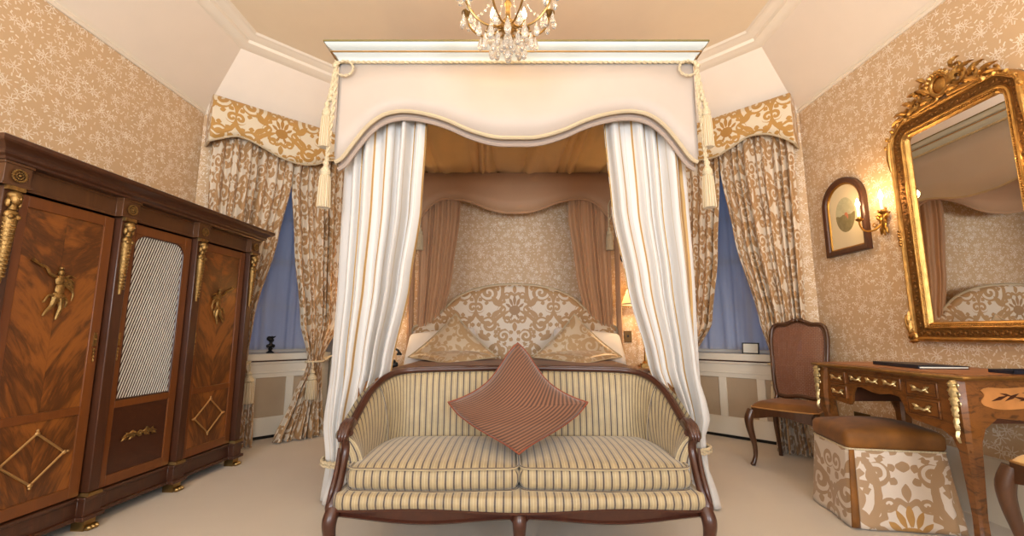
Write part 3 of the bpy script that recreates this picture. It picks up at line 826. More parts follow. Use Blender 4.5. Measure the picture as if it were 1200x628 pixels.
# cornice: flared white moulding on three sides, mitred
path = [(HW, BK), (HW, BF - .012), (-HW, BF - .012), (-HW, BK)][::-1]
path = [(-HW - .0, BK), (-HW - .0, BF - .0), (HW, BF - .0), (HW, BK)]
zc_ = lambda z: 2.70 + (z - 2.70) * .62
pr = [(-.02, 2.70), (-.014 + .02, 2.70), (.012, 2.708), (.016, 2.735), (.030, 2.765), (.052, 2.785), (.056, 2.792), (.044, 2.80), (.062, 2.815), (.080, 2.828), (.096, 2.850), (.10, 2.862), (-.02, 2.862)]
b = newbm(); sweep(b, path, [(-o_ * .8, zc_(z)) for o_, z in pr]); o = obj('cornice', b, 'cornice_white', bed, smooth=25)
b = newbm(); sweep(b, path, [(-o_ * .8, zc_(z)) for o_, z in [(.088, 2.862), (.106, 2.862), (.108, 2.876), (.088, 2.876)]]); obj('gold_edge', b, 'cornice_gold', o)
b = newbm(); sweep(b, path, [(-o_ * .8, zc_(z)) for o_, z in [(.040, 2.784), (.064, 2.786), (.064, 2.795), (.040, 2.795)]]); obj('gold_line', b, 'brass_line', o)
b = newbm(); e = .012
rope(b, [(-HW - e, BK, 2.70), (-HW - e, BF - e, 2.70)], .010); rope(b, [(-HW - e, BF - e - .008, 2.70), (HW + e, BF - e - .008, 2.70)], .010); rope(b, [(HW + e, BF - e, 2.70), (HW + e, BK, 2.70)], .010)
obj('rope_edging', b, 'cord', bed)
# posts, rails, mattress
for sx in (-1, 1):
    for yy in (BF + .19, BK - .018):
        b = newbm(); lathe(b, [(.017, 0), (.017, .4), (.015, .45), (.017, .6), (.014, .8), (.014, 2.67)], 14, (sx * (HW - (.14 if yy < 3 else .03)), yy, 0)); obj('bed_post', b, 'taupe' if yy > 3 else 'mahog', bed)
b = newbm(); box(b, -.92, .92, 2.80, 4.50, .14, .36); obj('bed_base', b, 'taupe', bed, bevel=.01)
b = newbm(); rbox(b, (0, 3.62, .50), (1.86, 1.78, .27), .07, .015); obj('mattress', b, 'linen', bed)
b = newbm()
def spread(s, t):
    x = (s - .5) * 2; y = 2.70 + (4.28 - 2.70) * t
    ax = abs(x)
    if ax < .86: X = x / .86 * .93; Z = .752 + .012 * math.sin(X * 9 + y * 3) * .3 - .03 * max(0, (abs(X) - .82) / .11) ** 2
    else: f = (ax - .86) / .14; X = math.copysign(.93 + .03 * f + .012 * math.sin(y * 22) * f, x); Z = .70 - .5 * f
    if t < .12: f = 1 - t / .12; Z = Z - .45 * f ** 1.5 if ax < .86 else Z; y = 2.70 + .05 * (1 - f)
    return (X, y, Z)
grid(b, spread, 90, 50, lambda s, t: (s * 2.4, t * 1.8)); obj('bedspread', b, 'velvet_brown', bed, solid=.01)
# headboard
hp = [(1.03, .62), (1.03, 1.03), (1.0, 1.065), (.93, 1.075), (.86, 1.10), (.78, 1.17), (.68, 1.27), (.58, 1.355), (.42, 1.43), (.22, 1.475), (0, 1.49)]
top = smoothcurve([hp[1]] + hp[2:], 50); outl = [(1.03, .40)] + top
outl = outl + [(-x, z) for x, z in outl[::-1][1:]]
b = newbm(); l = uvl(b)
def hb(s, t):
    x = -1.03 + 2.06 * s; z1 = interp([(x_, z_) for x_, z_ in sorted(top)], abs(x)); z = .40 + (z1 - .40) * t
    ed = min((1.03 - abs(x)) / .04, (z1 - z) / .05, 1); ed = max(0, ed)
    return (x, BK - .08 - .05 * math.sqrt(max(0, 1 - (1 - ed) ** 2)), z)
grid(b, hb, 100, 50, lambda s, t: (hb(s, t)[0], hb(s, t)[2] - 1.25))
grid(b, lambda s, t: (hb(s, t)[0], BK - .05, hb(s, t)[2]), 100, 4)
obj('headboard', b, 'damask', bed)
b = newbm(); tube(b, [(x, BK - .085, z) for x, z in outl], .014, 8); obj('headboard_piping', b, 'piping', bed)

# drapes
def bedcurtain(s):
    """front corner drape: runs from the inner edge to the corner and round the side"""
    cx = BX; X = lambda v: cx + s * v; y = BF + .105
    def pl(xi, xo, yr): return [(X(xi), y), (X(xo), y), (X(xo + .01), y + .03), (X(xo + .01), y + yr)]
    if s < 0: R = [(2.60, pl(.56, 1.06, .40), .036), (2.30, pl(.58, 1.06, .40), .040), (1.77, pl(.60, 1.06, .38), .044), (1.3, pl(.66, 1.06, .34), .044), (.80, pl(.755, 1.07, .28), .044), (.45, pl(.86, 1.09, .2), .044), (.29, pl(.94, 1.08, .11), .026), (.24, pl(.95, 1.075, .10), .026), (.012, pl(.90, 1.11, .24), .035)]
    else: R = [(2.60, pl(.56, 1.06, .40), .036), (2.36, pl(.58, 1.06, .40), .040), (1.77, pl(.615, 1.07, .38), .044), (1.3, pl(.69, 1.08, .34), .044), (.80, pl(.80, 1.08, .28), .044), (.50, pl(.92, 1.09, .2), .044), (.36, pl(.97, 1.09, .11), .026), (.31, pl(.975, 1.09, .10), .026), (.012, pl(.93, 1.13, .24), .035)]
    b = newbm(); drape(b, R, 8, 1.75, 220, 80, 31 + s)
    return tag(obj('bed_curtain', b, 'bedcurtain', solid=.003), 'cream gold-striped silk drape at the front %s corner of the bed' % ('left' if s < 0 else 'right'), 'curtain', 'striped drapes at the foot of the bed')
bedcurtain(-1); bedcurtain(1)
for s, z in ((-1, .265), (1, .335)):
    t = thing('curtain_tieback', 'twisted cord tie low on the front %s bed drape' % ('left' if s < 0 else 'right'), 'tieback', (0, 0, 0))
    b = newbm(); cx = BX + s * 1.03; P = [(cx + .115 * math.cos(a), BF + .15 + .12 * math.sin(a), z) for a in [2 * PI * k / 24 for k in range(25)]]
    rope(b, P, .011); rope(b, [(x, y, z_ - .018) for x, y, z_ in P], .011); obj('cord', b, 'cord', t)
yb2 = BK - .10
for s in (-1, 1):
    b = newbm(); drape(b, [(2.62, P2(BX + s * .56, BX + s * .99, yb2), .016), (2.2, P2(BX + s * .565, BX + s * .99, yb2), .018), (1.6, P2(BX + s * .63, BX + s * .99, yb2), .018), (1.12, P2(BX + s * .72, BX + s * .99, yb2), .018), (.9, P2(BX + s * .76, BX + s * .99, yb2), .012)], 7, 1.2, 130, 30, 40 + s)
    for v in b.verts:   # hangs behind the headboard top
        if v.co.z < 1.5: v.co.y += 0
    tag(obj('bed_curtain', b, 'taupe', solid=.003), 'taupe pleated drape beside the headboard, %s side' % ('left' if s < 0 else 'right'), 'curtain', 'taupe drapes at the head of the bed')
    b = newbm(); xs = BX + s * 1.045
    drape(b, [(2.62, [(xs, BK - .03), (xs, BK - .24)], .010), (1.3, [(xs, BK - .03), (xs, BK - .20)], .012), (.1, [(xs, BK - .03), (xs, BK - .19)], .012)], 5, .8, 80, 24, 50 + s)
    tag(obj('bed_curtain', b, 'taupe', solid=.003), 'narrow taupe drape closing the head end %s side of the bed' % ('left' if s < 0 else 'right'), 'curtain', 'taupe drapes at the head of the bed')
# corner cords with tassels
def corner_cord(s):
    sd = 'left' if s < 0 else 'right'
    t = thing('corded_tassel', 'looped gold cord with two tassels at the %s canopy corner' % sd, 'tassel', (BX + s * (HW + .015), BF - .03, 0))
    d = -s
    b = newbm()
    loop = [(.0, 0, 2.69)] + [(d * (.055 + .055 * math.cos(a)) , -.012, 2.645 + .05 * math.sin(a)) for a in [PI * .9 - 2 * PI * k / 12 * .97 for k in range(13)]] + [(0, 0, 2.66)]
    rope(b, loop, .008)
    rope(b, [(0, 0, 2.70), (s * .012, -.01, 2.55), (s * .035, -.012, 2.40)], .013)
    rope(b, [(0, 0, 2.68), (-s * .004, -.012, 2.45), (s * .012, -.012, 2.2), (s * .02, -.012, 2.02)], .013)
    obj('cord', b, 'cord', t)
    b = newbm()
    for z in (2.66, 2.48, 2.44): ell(b, (s * .02 * (2.7 - z) / .26, -.012, z), (.018, .018, .02))
    obj('cord_knot', b, 'cord', t)
    tassel(t, (s * .038, -.014, 2.42), .30, .034); tassel(t, (s * .022, -.014, 2.04), .30, .038)
corner_cord(-1); corner_cord(1)
for s in (-1, 1):
    t = thing('corded_tassel', 'taupe tassel at the %s end of the inner valance' % ('left' if s < 0 else 'right'), 'tassel', (BX + s * .965, BK - .17, 0))
    b = newbm(); rope(b, [(0, 0, 2.30), (0, 0, 2.05)], .008); rope(b, [(0, 0, 2.3), (s * .03, -.01, 2.36), (s * .05, -.01, 2.3), (s * .03, -.01, 2.2), (0, 0, 2.14)], .006); obj('cord', b, 'cord', t)
    tassel(t, (0, 0, 2.07), .24, .036)

# pillows -----------------------------------------------------------------
def pillow_bm(hs, th, pinch=.10, n=26, uvs=1.0, bendfn=None, diag=False, uvoff=(0, 0), sag=0):
    """square pillow in the xz plane, thickness along y; diag turns it on its point"""
    b = newbm(); l = uvl(b)
    for sgn in (-1, 1):
        def fn(s, t):
            a, c = s * 2 - 1, t * 2 - 1
            k = (1 - abs(a) ** 3) * (1 - abs(c) ** 3)
            A = a * (1 - pinch * (1 - c * c) * abs(a)); B = c * (1 - pinch * (1 - a * a) * abs(c))
            x, z = A * hs, B * hs; y = sgn * th * max(0, k) ** .55
            if diag: x, z = (x - z) * R2, (x + z) * R2
            p = Vector((x, y, z))
            return bendfn(p) if bendfn else p
        grid(b, fn, n, n, lambda s, t: ((s * 2 - 1) * hs * uvs + uvoff[0], (t * 2 - 1) * hs * uvs + uvoff[1]))
    bmesh.ops.remove_doubles(b, verts=b.verts, dist=.0008)
    return b
def pillow_edge(hs, pinch, bendfn=None, diag=False, r=.006, n=26):
    P = []
    for (a0, c0, a1, c1) in ((-1, -1, 1, -1), (1, -1, 1, 1), (1, 1, -1, 1), (-1, 1, -1, -1)):
        for i in range(n):
            a = a0 + (a1 - a0) * i / n; c = c0 + (c1 - c0) * i / n
            A = a * (1 - pinch * (1 - c * c) * abs(a)); B = c * (1 - pinch * (1 - a * a) * abs(c)); x, z = A * hs, B * hs
            if diag: x, z = (x - z) * R2, (x + z) * R2
            p = Vector((x, 0, z)); P.append(bendfn(p) if bendfn else p)
    b = newbm(); tube(b, P, r, 6, True); return b
# white pillows lying behind
for s in (-1, 1):
    o = obj('bed_pillow', (lambda b: (rbox(b, (0, 0, 0), (.66, .42, .10), .05, .05, .02, 12), b)[1])(newbm()), 'linen', loc=(BX + s * .70, 4.27, .86), rot=(.75, s * .10, s * .05))
    tag(o, 'white linen pillow behind the pointed damask cushion on the %s' % ('left' if s < 0 else 'right'), 'pillow')
def bedbend(p):
    z = p.z; x = p.x
    if z > 0: return Vector((x, p.y + z * .30 + .02 * math.sin(x * 9), z * .97))
    return Vector((x, p.y * .6 + z * .86, z * .10 + abs(p.y) * .5 + (p.y * -.3)))
for s, px in ((-1, -.53), (1, .585)):
    t = thing('damask_cushion', 'square damask cushion standing on its point, %s side of the headboard' % ('left' if s < 0 else 'right'), 'cushion', (px, 4.06, .785))
    obj('cushion_cover', pillow_bm(.285, .075, .07, uvs=1, bendfn=bedbend, diag=True, uvoff=(.1 * s, .16)), 'damask_pillow', t, smooth=80)
    obj('cushion_piping', pillow_edge(.285, .07, bedbend, True), 'piping', t)

# ================================================================ THE SOFA
SX = .03
sofa = thing('sofa', 'two-seat carved wood settee with cream velvet striped in brown, at the bed foot', 'sofa', (SX, 0, 0))
# plan of the back shell: from left arm front round the back to right arm front (x, y, rail height)
shell = [(-.752, 2.05, .560), (-.765, 2.09, .572), (-.772, 2.15, .585), (-.770, 2.24, .635), (-.756, 2.36, .706), (-.715, 2.49, .762), (-.64, 2.57, .786), (-.50, 2.60, .793), (-.25, 2.615, .797), (0, 2.62, .80)]
shell = shell + [(-x, y, z) for x, y, z in shell[::-1][1:]]
SP = resample(shell, 120)
SL = [0]
for a, c in zip(SP, SP[1:]): SL.append(SL[-1] + math.hypot(c.x - a.x, c.y - a.y))
def shl(s, t, off=0):
    i = min(int(s * 120), 119); f = s * 120 - i; p = SP[i].lerp(SP[i + 1], f)
    q = SP[min(i + 1, 120)] - SP[max(i - 1, 0)]; q.z = 0; nr = Vector((q.y, -q.x, 0)).normalized()
    if nr.y > 0 and abs(p.x) < .6: nr = -nr
    z = .36 + (p.z - .015 - .36) * t
    puff = .035 * math.sin(PI * min(1, t * 1.0)) ** .6
    rake = (t - 1) * .05
    return Vector((p.x, p.y, z)) + nr * (off + puff - rake * 1.0)
b = newbm()
tot = SL[-1]
def sofauv(s, t):
    a = SL[min(int(s * 120 + .5), 120)] - tot / 2; e = max(0, abs(a) - .60)
    return (a + math.copysign(min(.35, e * 1.6) * (t * .40) * 1.0, a), t * .4)
grid(b, lambda s, t: shl(s, t), 120, 14, sofauv)
bk = obj('back_upholstery', b, 'sofa', sofa, smooth=80)
b = newbm(); grid(b, lambda s, t: shl(s, t, -.055), 120, 4, lambda s, t: (s * tot, t * .4)); obj('outer_back', b, 'sofa', sofa, smooth=80)
for i_ in (0, 120):
    b = newbm(); grid(b, lambda u, t: shl(i_ / 120, t, -.055 + .055 * u) if u < 1 else shl(i_ / 120, t, 0), 2, 8, lambda u, t: (u * .06, t * .4)); obj('arm_front', b, 'sofa', sofa, smooth=80)
for s in (.250, .750):
    b = newbm(); tube(b, [shl(s, t / 12, .004) for t in range(13)], .0055, 6); obj('seam_piping', b, 'sofa', bk)
# carved top rail
b = newbm()
prof = []
P = [Vector((p.x, p.y, p.z)) for p in SP]
tube(b, P, .017, 10, flat=1.15); tube(b, [p + Vector((0, -.010, .010)) for p in P], .007, 6)
rail = obj('top_rail', b, 'walnut', sofa, smooth=60)
b = newbm()
for i in range(2, 238):
    f = i / 240; p = shl(f, 1.0, .0); ell(b, p + Vector((0, -.006 if .2 < f < .8 else 0, -.010)), (.0032, .0032, .0032), 5, 4)
obj('nail_trim', b, 'brass', sofa)
for s in (-1, 1):
    b = newbm()
    # scroll hand-hold, S-shaped support, then cabriole leg
    ctube(b, [(s * .768, 2.13, .592), (s * .768, 2.085, .590), (s * .770, 2.045, .565), (s * .772, 2.035, .535)], [.022, .026, .026, .022], 16, 10)
    for k in (-1, 0, 1): ctube(b, [(s * .768 + k * .013, 2.10, .610), (s * .769 + k * .014, 2.05, .592), (s * .77 + k * .013, 2.022, .555), (s * .771 + k * .010, 2.018, .53)], [.008, .011, .010, .004], 10, 6)
    ctube(b, [(s * .772, 2.04, .545), (s * .765, 2.06, .50), (s * .768, 2.04, .44), (s * .762, 1.99, .375), (s * .772, 1.965, .32), (s * .775, 1.955, .29), (s * .77, 1.955, .26)], [.018, .021, .019, .019, .022, .026, .027], 30, 12)
    ctube(b, [(s * .786, 2.035, .50), (s * .778, 2.0, .43), (s * .776, 1.955, .36), (s * .785, 1.94, .31)], [.006, .010, .012, .008], 14, 6)
    obj('arm_support', b, 'walnut', sofa, smooth=60)
def cab_leg(b, x, y, z, h, dx, dy, r=.03, foot=.014):
    """cabriole leg from (x,y,z) down h; knee bulges to (dx,dy)"""
    ctube(b, [(x, y, z), (x + dx * .025, y + dy * .025, z - h * .15), (x + dx * .022, y + dy * .022, z - h * .33), (x - dx * .004, y - dy * .004, z - h * .62), (x - dx * .006, y - dy * .006, z - h * .82), (x + dx * .012, y + dy * .012, z - h * .95), (x + dx * .02, y + dy * .02, z - h * .985)], [r, r * 1.08, r * .9, r * .6, r * .5, r * .55, r * .62], 26, 10)
    ell(b, (x + dx * .02, y + dy * .02, z - h + foot), (foot * 1.5, foot * 1.5, foot), 10, 6)
for x, y, dx, dy in ((-.765, 1.955, -.3, -.8), (0, 1.955, 0, -1), (.765, 1.955, .3, -.8), (-.66, 2.56, -.4, .6), (.66, 2.56, .4, .6)):
    b = newbm(); cab_leg(b, x, y, .285, .285, dx, dy, .028 if y < 2 else .026); obj('leg', b, 'walnut', sofa, smooth=60)
# serpentine front rail
b = newbm()
def railx(x):
    f = abs(x) / .80; w_ = 1 - abs(2 * f - 1)       # 0 at leg, 1 mid span
    lo = .236 + .011 * math.cos(f * 2 * PI * 1.0) + (.022 if f < .04 or f > .96 else 0) * -1
    hi = .292 - .006 * math.cos(f * 2 * PI)
    return lo, hi
rows = []
N = 80
for i in range(N + 1):
    x = -.765 + 1.53 * i / N; lo, hi = railx(x); bow = 1.965 - .035 * math.sin(PI * (i / N)) ** .5
    rows.append([b.verts.new(q) for q in ((x, bow + .03, lo + .003), (x, bow + .004, lo), (x, bow - .006, lo + .008), (x, bow + .004, lo + .016), (x, bow - .001, hi - .016), (x, bow - .012, hi - .010), (x, bow - .004, hi), (x, bow + .03, hi))])
for i in range(N):
    for k in range(8): face(b, [rows[i][k], rows[i][(k + 1) % 8], rows[i + 1][(k + 1) % 8], rows[i + 1][k]])
obj('front_rail', b, 'walnut', sofa, smooth=50)
b = newbm()
for s in (-1, 1): tube(b, [(s * .765, 1.97, .255), (s * .76, 2.3, .25), (s * .66, 2.56, .245)], .02, 8)
tube(b, [(-.66, 2.57, .245), (.66, 2.57, .245)], .02, 8); obj('seat_rail', b, 'walnut', sofa)
# sprung seat front and the two loose cushions
b = newbm()
def sfront(s, t):
    x = -.76 + 1.52 * s; bow = 1.955 - .035 * math.sin(PI * s) ** .5; lo, hi = railx(x)
    lo2 = .280 - .006 * math.cos(abs(x) / .8 * 2 * PI)
    a = t * 1.5
    if a < 1: return (x, bow - .006 - .018 * math.sin(PI * a * .9), lo2 + (.345 - lo2) * a)
    return (x, bow + (a - 1) * 1.2 * .95, .345 + .01 * (a - 1))
grid(b, sfront, 60, 24, lambda s, t: (s * 1.52 - .76, t * .15)); obj('seat_deck', b, 'sofa', sofa, smooth=80)
b = newbm(); tube(b, [(x_, sfront((x_ + .76) / 1.52, 0)[1] - .010, sfront((x_ + .76) / 1.52, 0)[2] + .006) for x_ in [-.755 + 1.51 * i / 90 for i in range(91)]], .0045, 5); obj('gimp_trim', b, 'walnut', sofa)
for s in (-1, 1):
    b = newbm(); rbox(b, (s * .366, 2.255, .391), (.728, .57, .102), .042, .026, 0, 16, bulge=.004)
    for v in b.verts:   # trim the outer back corner to the curve of the shell
        d = max(0, abs(v.co.x) - .60) * max(0, v.co.y - 2.35); v.co.x -= math.copysign(d * 2.2, v.co.x)
        v.co.y -= .0 + .02 * max(0, 1 - abs(v.co.x - s * .366) / .36) * (1 if v.co.y < 2.1 else 0)
    cu = obj('seat_cushion', b, 'sofa', sofa, smooth=80)
    b = newbm()
    for zz in (.434, .345):
        hx, hy, r_ = .362, .284, .045; P = []
        for (cx, cy, a0) in ((hx - r_, hy - r_, 0), (-hx + r_, hy - r_, PI / 2), (-hx + r_, -hy + r_, PI), (hx - r_, -hy + r_, PI * 1.5)):
            for k in range(6): a = a0 + PI / 2 * k / 5; P.append((s * .366 + cx + r_ * math.cos(a), 2.255 + cy + r_ * math.sin(a), zz))
        Q = []
        for i in range(len(P)):
            p, q = Vector(P[i]), Vector(P[(i + 1) % len(P)])
            for k in range(6): Q.append(p.lerp(q, k / 6))
        for q in Q:
            d = max(0, abs(q.x) - .60) * max(0, q.y - 2.35); q.x -= math.copysign(d * 2.2, q.x)
            q.y -= .02 * max(0, 1 - abs(q.x - s * .366) / .36) * (1 if q.y < 2.1 else 0)
            if zz > .4: q.z += .0
        tube(b, Q, .0055, 6, True)
    obj('cushion_piping', b, 'sofa', cu)

# rust cushion on its point
def thbend(p):
    z, x = p.z, p.x
    ear = max(0, z - .18); y = p.y + .25 * max(0, z) + (.10 * z if z > 0 else .30 * z) - .02 * math.cos(x * 8) 
    if z < -.14: y -= (-.14 - z) * .6
    h = abs(z) / .35
    k = (1 - .30 * math.sin(PI * min(1, h) ** .8) + .5 * max(0, h - .7)) if z > 0 else 1 + .40 * math.sin(PI * min(1, h) ** 1.3)
    return Vector((x * k, y, z * (.83 if z > 0 else .50)))
t = thing('throw_cushion', 'rust brown ribbed cushion standing on its point in the middle of the settee', 'cushion', (SX + .0, 2.27, .655))
obj('cushion_cover', pillow_bm(.248, .085, .05, 34, bendfn=thbend, diag=True), 'chenille', t, smooth=80)
obj('cushion_piping', pillow_edge(.248, .05, thbend, True, .005), 'chenille_edge', t)
#PART3
# ================================================================ THE WARDROBE (local: x along the front, y towards the wall)
W_, D_, H_ = 1.67, .47, 1.82
wd = thing('wardrobe', 'three-door mahogany wardrobe with gilt mounts and a brass lattice middle door', 'wardrobe', (-2.252, 1.90, 0), math.radians(86.5))
def upright(b): bmesh.ops.rotate(b, verts=b.verts, cent=(0, 0, 0), matrix=Matrix.Rotation(PI / 2, 3, 'X')); return b
b = newbm(); box(b, -.02, W_ + .02, .02, D_, .17, 1.64); obj('carcass', b, 'mahog_dark', wd, bevel=.003)
b = newbm()
def wpath(e):  # breakfront plan following the four columns
    P = [(-.045 - e, D_)]; cxs = [0, W_ / 3, W_ * 2 / 3, W_]
    for i, c_ in enumerate(cxs):
        a, z = c_ - .045 - (e if True else 0), c_ + .045 + e
        if i > 0: P.append((a, -.005 - e))
        P += [(a, -.045 - e), (z, -.045 - e)]
        if i < 3: P.append((z, -.005 - e))
    P.append((W_ + .045 + e, D_)); return P
prism(b, wpath(0.0), .055, .165, 'z'); prism(b, wpath(.014), .055, .075, 'z'); prism(b, wpath(.010), .150, .168, 'z')
obj('plinth', b, 'mahog_dark', wd, bevel=.003)
for c_ in (0, W_ / 3, W_ * 2 / 3, W_):
    b = newbm(); box(b, c_ - .03, c_ + .03, -.04, .03, .0, .055)
    for k in (-1, 0, 1): ell(b, (c_ + k * .02, -.052, .014), (.012, .022, .014), 8, 6)
    obj('paw_foot', b, 'brass', wd)
    b = newbm(); prism(b, [(c_ - .042, .165), (c_ + .042, .165), (c_ + .036, .185), (c_ - .036, .185)], -.052, -.0); obj('base_mount', b, 'brass', wd)
    b = newbm(); prism(b, [(c_ - .028, .185), (c_ + .028, .185), (c_ + .034, 1.34), (c_ + .036, 1.64), (c_ - .036, 1.64), (c_ - .034, 1.34)], -.04, .02)
    col_ = obj('pilaster', b, 'mahog_dark', wd, bevel=.004)
    b = newbm()   # gilt caryatid term
    ell(b, (c_, -.060, 1.585), (.021, .024, .030), 12, 8); ell(b, (c_, -.054, 1.600), (.027, .027, .020), 12, 6); ell(b, (c_, -.084, 1.583), (.004, .006, .007), 6, 4)
    ell(b, (c_, -.082, 1.572), (.008, .005, .003), 6, 4)
    for k in (-1, 1): ell(b, (c_ + k * .008, -.081, 1.590), (.004, .003, .002), 6, 4); ell(b, (c_ + k * .022, -.052, 1.566), (.008, .012, .022), 6, 5)
    ctube(b, [(c_, -.052, 1.565), (c_, -.052, 1.535)], [.012, .016], 4, 8)
    ell(b, (c_, -.050, 1.515), (.028, .019, .024), 12, 6); 
    for k in (-1, 1): ell(b, (c_ + k * .014, -.068, 1.502), (.012, .010, .012), 8, 5)
    box(b, c_ - .034, c_ + .034, -.060, -.02, 1.622, 1.640)
    ctube(b, [(c_, -.048, 1.50), (c_, -.048, 1.46), (c_, -.046, 1.34), (c_, -.042, 1.21)], [.026, .023, .017, .007], 20, 12)
    for i in range(13):
        z = 1.47 - i * .019; r_ = .025 - i * .0011
        ctube(b, [(c_ - r_, -.046, z + .006), (c_, -.050 - r_, z - .004), (c_ + r_, -.046, z + .006)], .004, 8, 5)
    obj('caryatid_mount', b, 'antique', col_)
    b = newbm()   # laurel roundel on the frieze
    for k in range(18): a = 2 * PI * k / 18; ell(b, (c_ + .026 * math.cos(a), -.062, 1.69 + .026 * math.sin(a)), (.007, .005, .005), 6, 4)
    for k in range(10): a = 2 * PI * k / 10; ell(b, (c_ + .014 * math.cos(a), -.062, 1.69 + .014 * math.sin(a)), (.004, .004, .004), 6, 4)
    ell(b, (c_, -.062, 1.69), (.007, .006, .007), 8, 5); obj('frieze_roundel', b, 'antique', wd)
b = newbm(); prism(b, wpath(.008), 1.64, 1.742, 'z'); prism(b, wpath(.016), 1.64, 1.652, 'z'); prism(b, wpath(.014), 1.735, 1.748, 'z'); obj('frieze', b, 'mahog', wd, bevel=.002)
b = newbm()
pw = [(-.06, D_), (-.06, -.06), (W_ + .06, -.06), (W_ + .06, D_)]
sweep(b, pw[::-1], [(-.1, 1.748), (.006, 1.748), (.010, 1.758), (.026, 1.766), (.030, 1.774), (.028, 1.786), (.044, 1.800), (.064, 1.808), (.070, 1.816), (.070, 1.832), (.060, 1.838), (-.1, 1.838)])
box(b, -.03, W_ + .03, -.03, D_, 1.75, 1.836); obj('cornice', b, 'mahog_dark', wd, smooth=30)
def relief_figure(b, cx, cz, y, s=1.0, m=1):
    """winged dancing figure with a wreath"""
    e = lambda x, z, rx, rz, ry=.008, a=0: ell(b, (cx + m * x * s, y - .004, cz + z * s), (rx * s, ry, rz * s), 8, 6, Matrix.Rotation(a * m, 4, 'Y'))
    e(0, .085, .012, .015, .012); e(0, .105, .010, .008, .010); e(0, .05, .020, .028, .012); e(.004, .01, .020, .03, .013); e(.002, -.025, .028, .03, .012)
    t = lambda P, r: ctube(b, [(cx + m * x * s, y - .006, cz + z * s) for x, z in P], r, 12, 6)
    t([(.010, -.03), (.016, -.07), (.008, -.10), (.002, -.125)], [.013 * s, .010 * s, .007 * s, .004 * s]); t([(-.012, -.03), (-.022, -.065), (-.038, -.085), (-.052, -.11)], [.013 * s, .010 * s, .007 * s, .004 * s])
    t([(-.016, .065), (-.045, .075), (-.062, .10), (-.090, .112)], [.007 * s, .006 * s, .004 * s]); t([(.016, .065), (.040, .050), (.052, .02)], [.007 * s, .005 * s])
    for k in range(5): t([(.014, .05 - .004 * k), (.035 + .006 * k, .075 - .018 * k), (.066 - .002 * k, .066 - .026 * k)], [.006 * s, .005 * s, .002 * s])
    t([(-.12, .128), (-.088, .108), (-.076, .10)], [.008 * s, .003 * s, .003 * s])
    t([(-.02, -.02), (-.04, -.02), (-.055, -.05), (-.06, -.045)], [.006 * s, .004 * s, .002 * s]); t([(.02, -.02), (.038, -.04), (.034, -.07)], [.008 * s, .003 * s])
def panel_uv(b, x0, x1, y, z0, z1, cx=None, cz=None):
    l = uvl(b); cx = (x0 + x1) / 2 if cx is None else cx; cz = z0 if cz is None else cz
    v = [b.verts.new(p) for p in ((x0, y, z0), (x1, y, z0), (x1, y, z1), (x0, y, z1))]; f = face(b, v)
    for lp in f.loops: lp[l].uv = (lp.vert.co.x - cx, lp.vert.co.z - cz)
    w2 = [b.verts.new(p) for p in ((x0, y + .008, z0), (x1, y + .008, z0), (x1, y + .008, z1), (x0, y + .008, z1))]
    for i in range(4):
        g = face(b, [v[i], w2[i], w2[(i + 1) % 4], v[(i + 1) % 4]])
        for lp in g.loops: lp[l].uv = (lp.vert.co.x - cx, lp.vert.co.z - cz)
def framebox(b, x0, x1, z0, z1, y0, y1, st, rl, mids=()):
    box(b, x0, x0 + st, y0, y1, z0, z1); box(b, x1 - st, x1, y0, y1, z0, z1)
    for za, zb in ((z0, z0 + rl), (z1 - rl, z1)) + tuple(mids): box(b, x0 + st, x1 - st, y0, y1, za, zb)
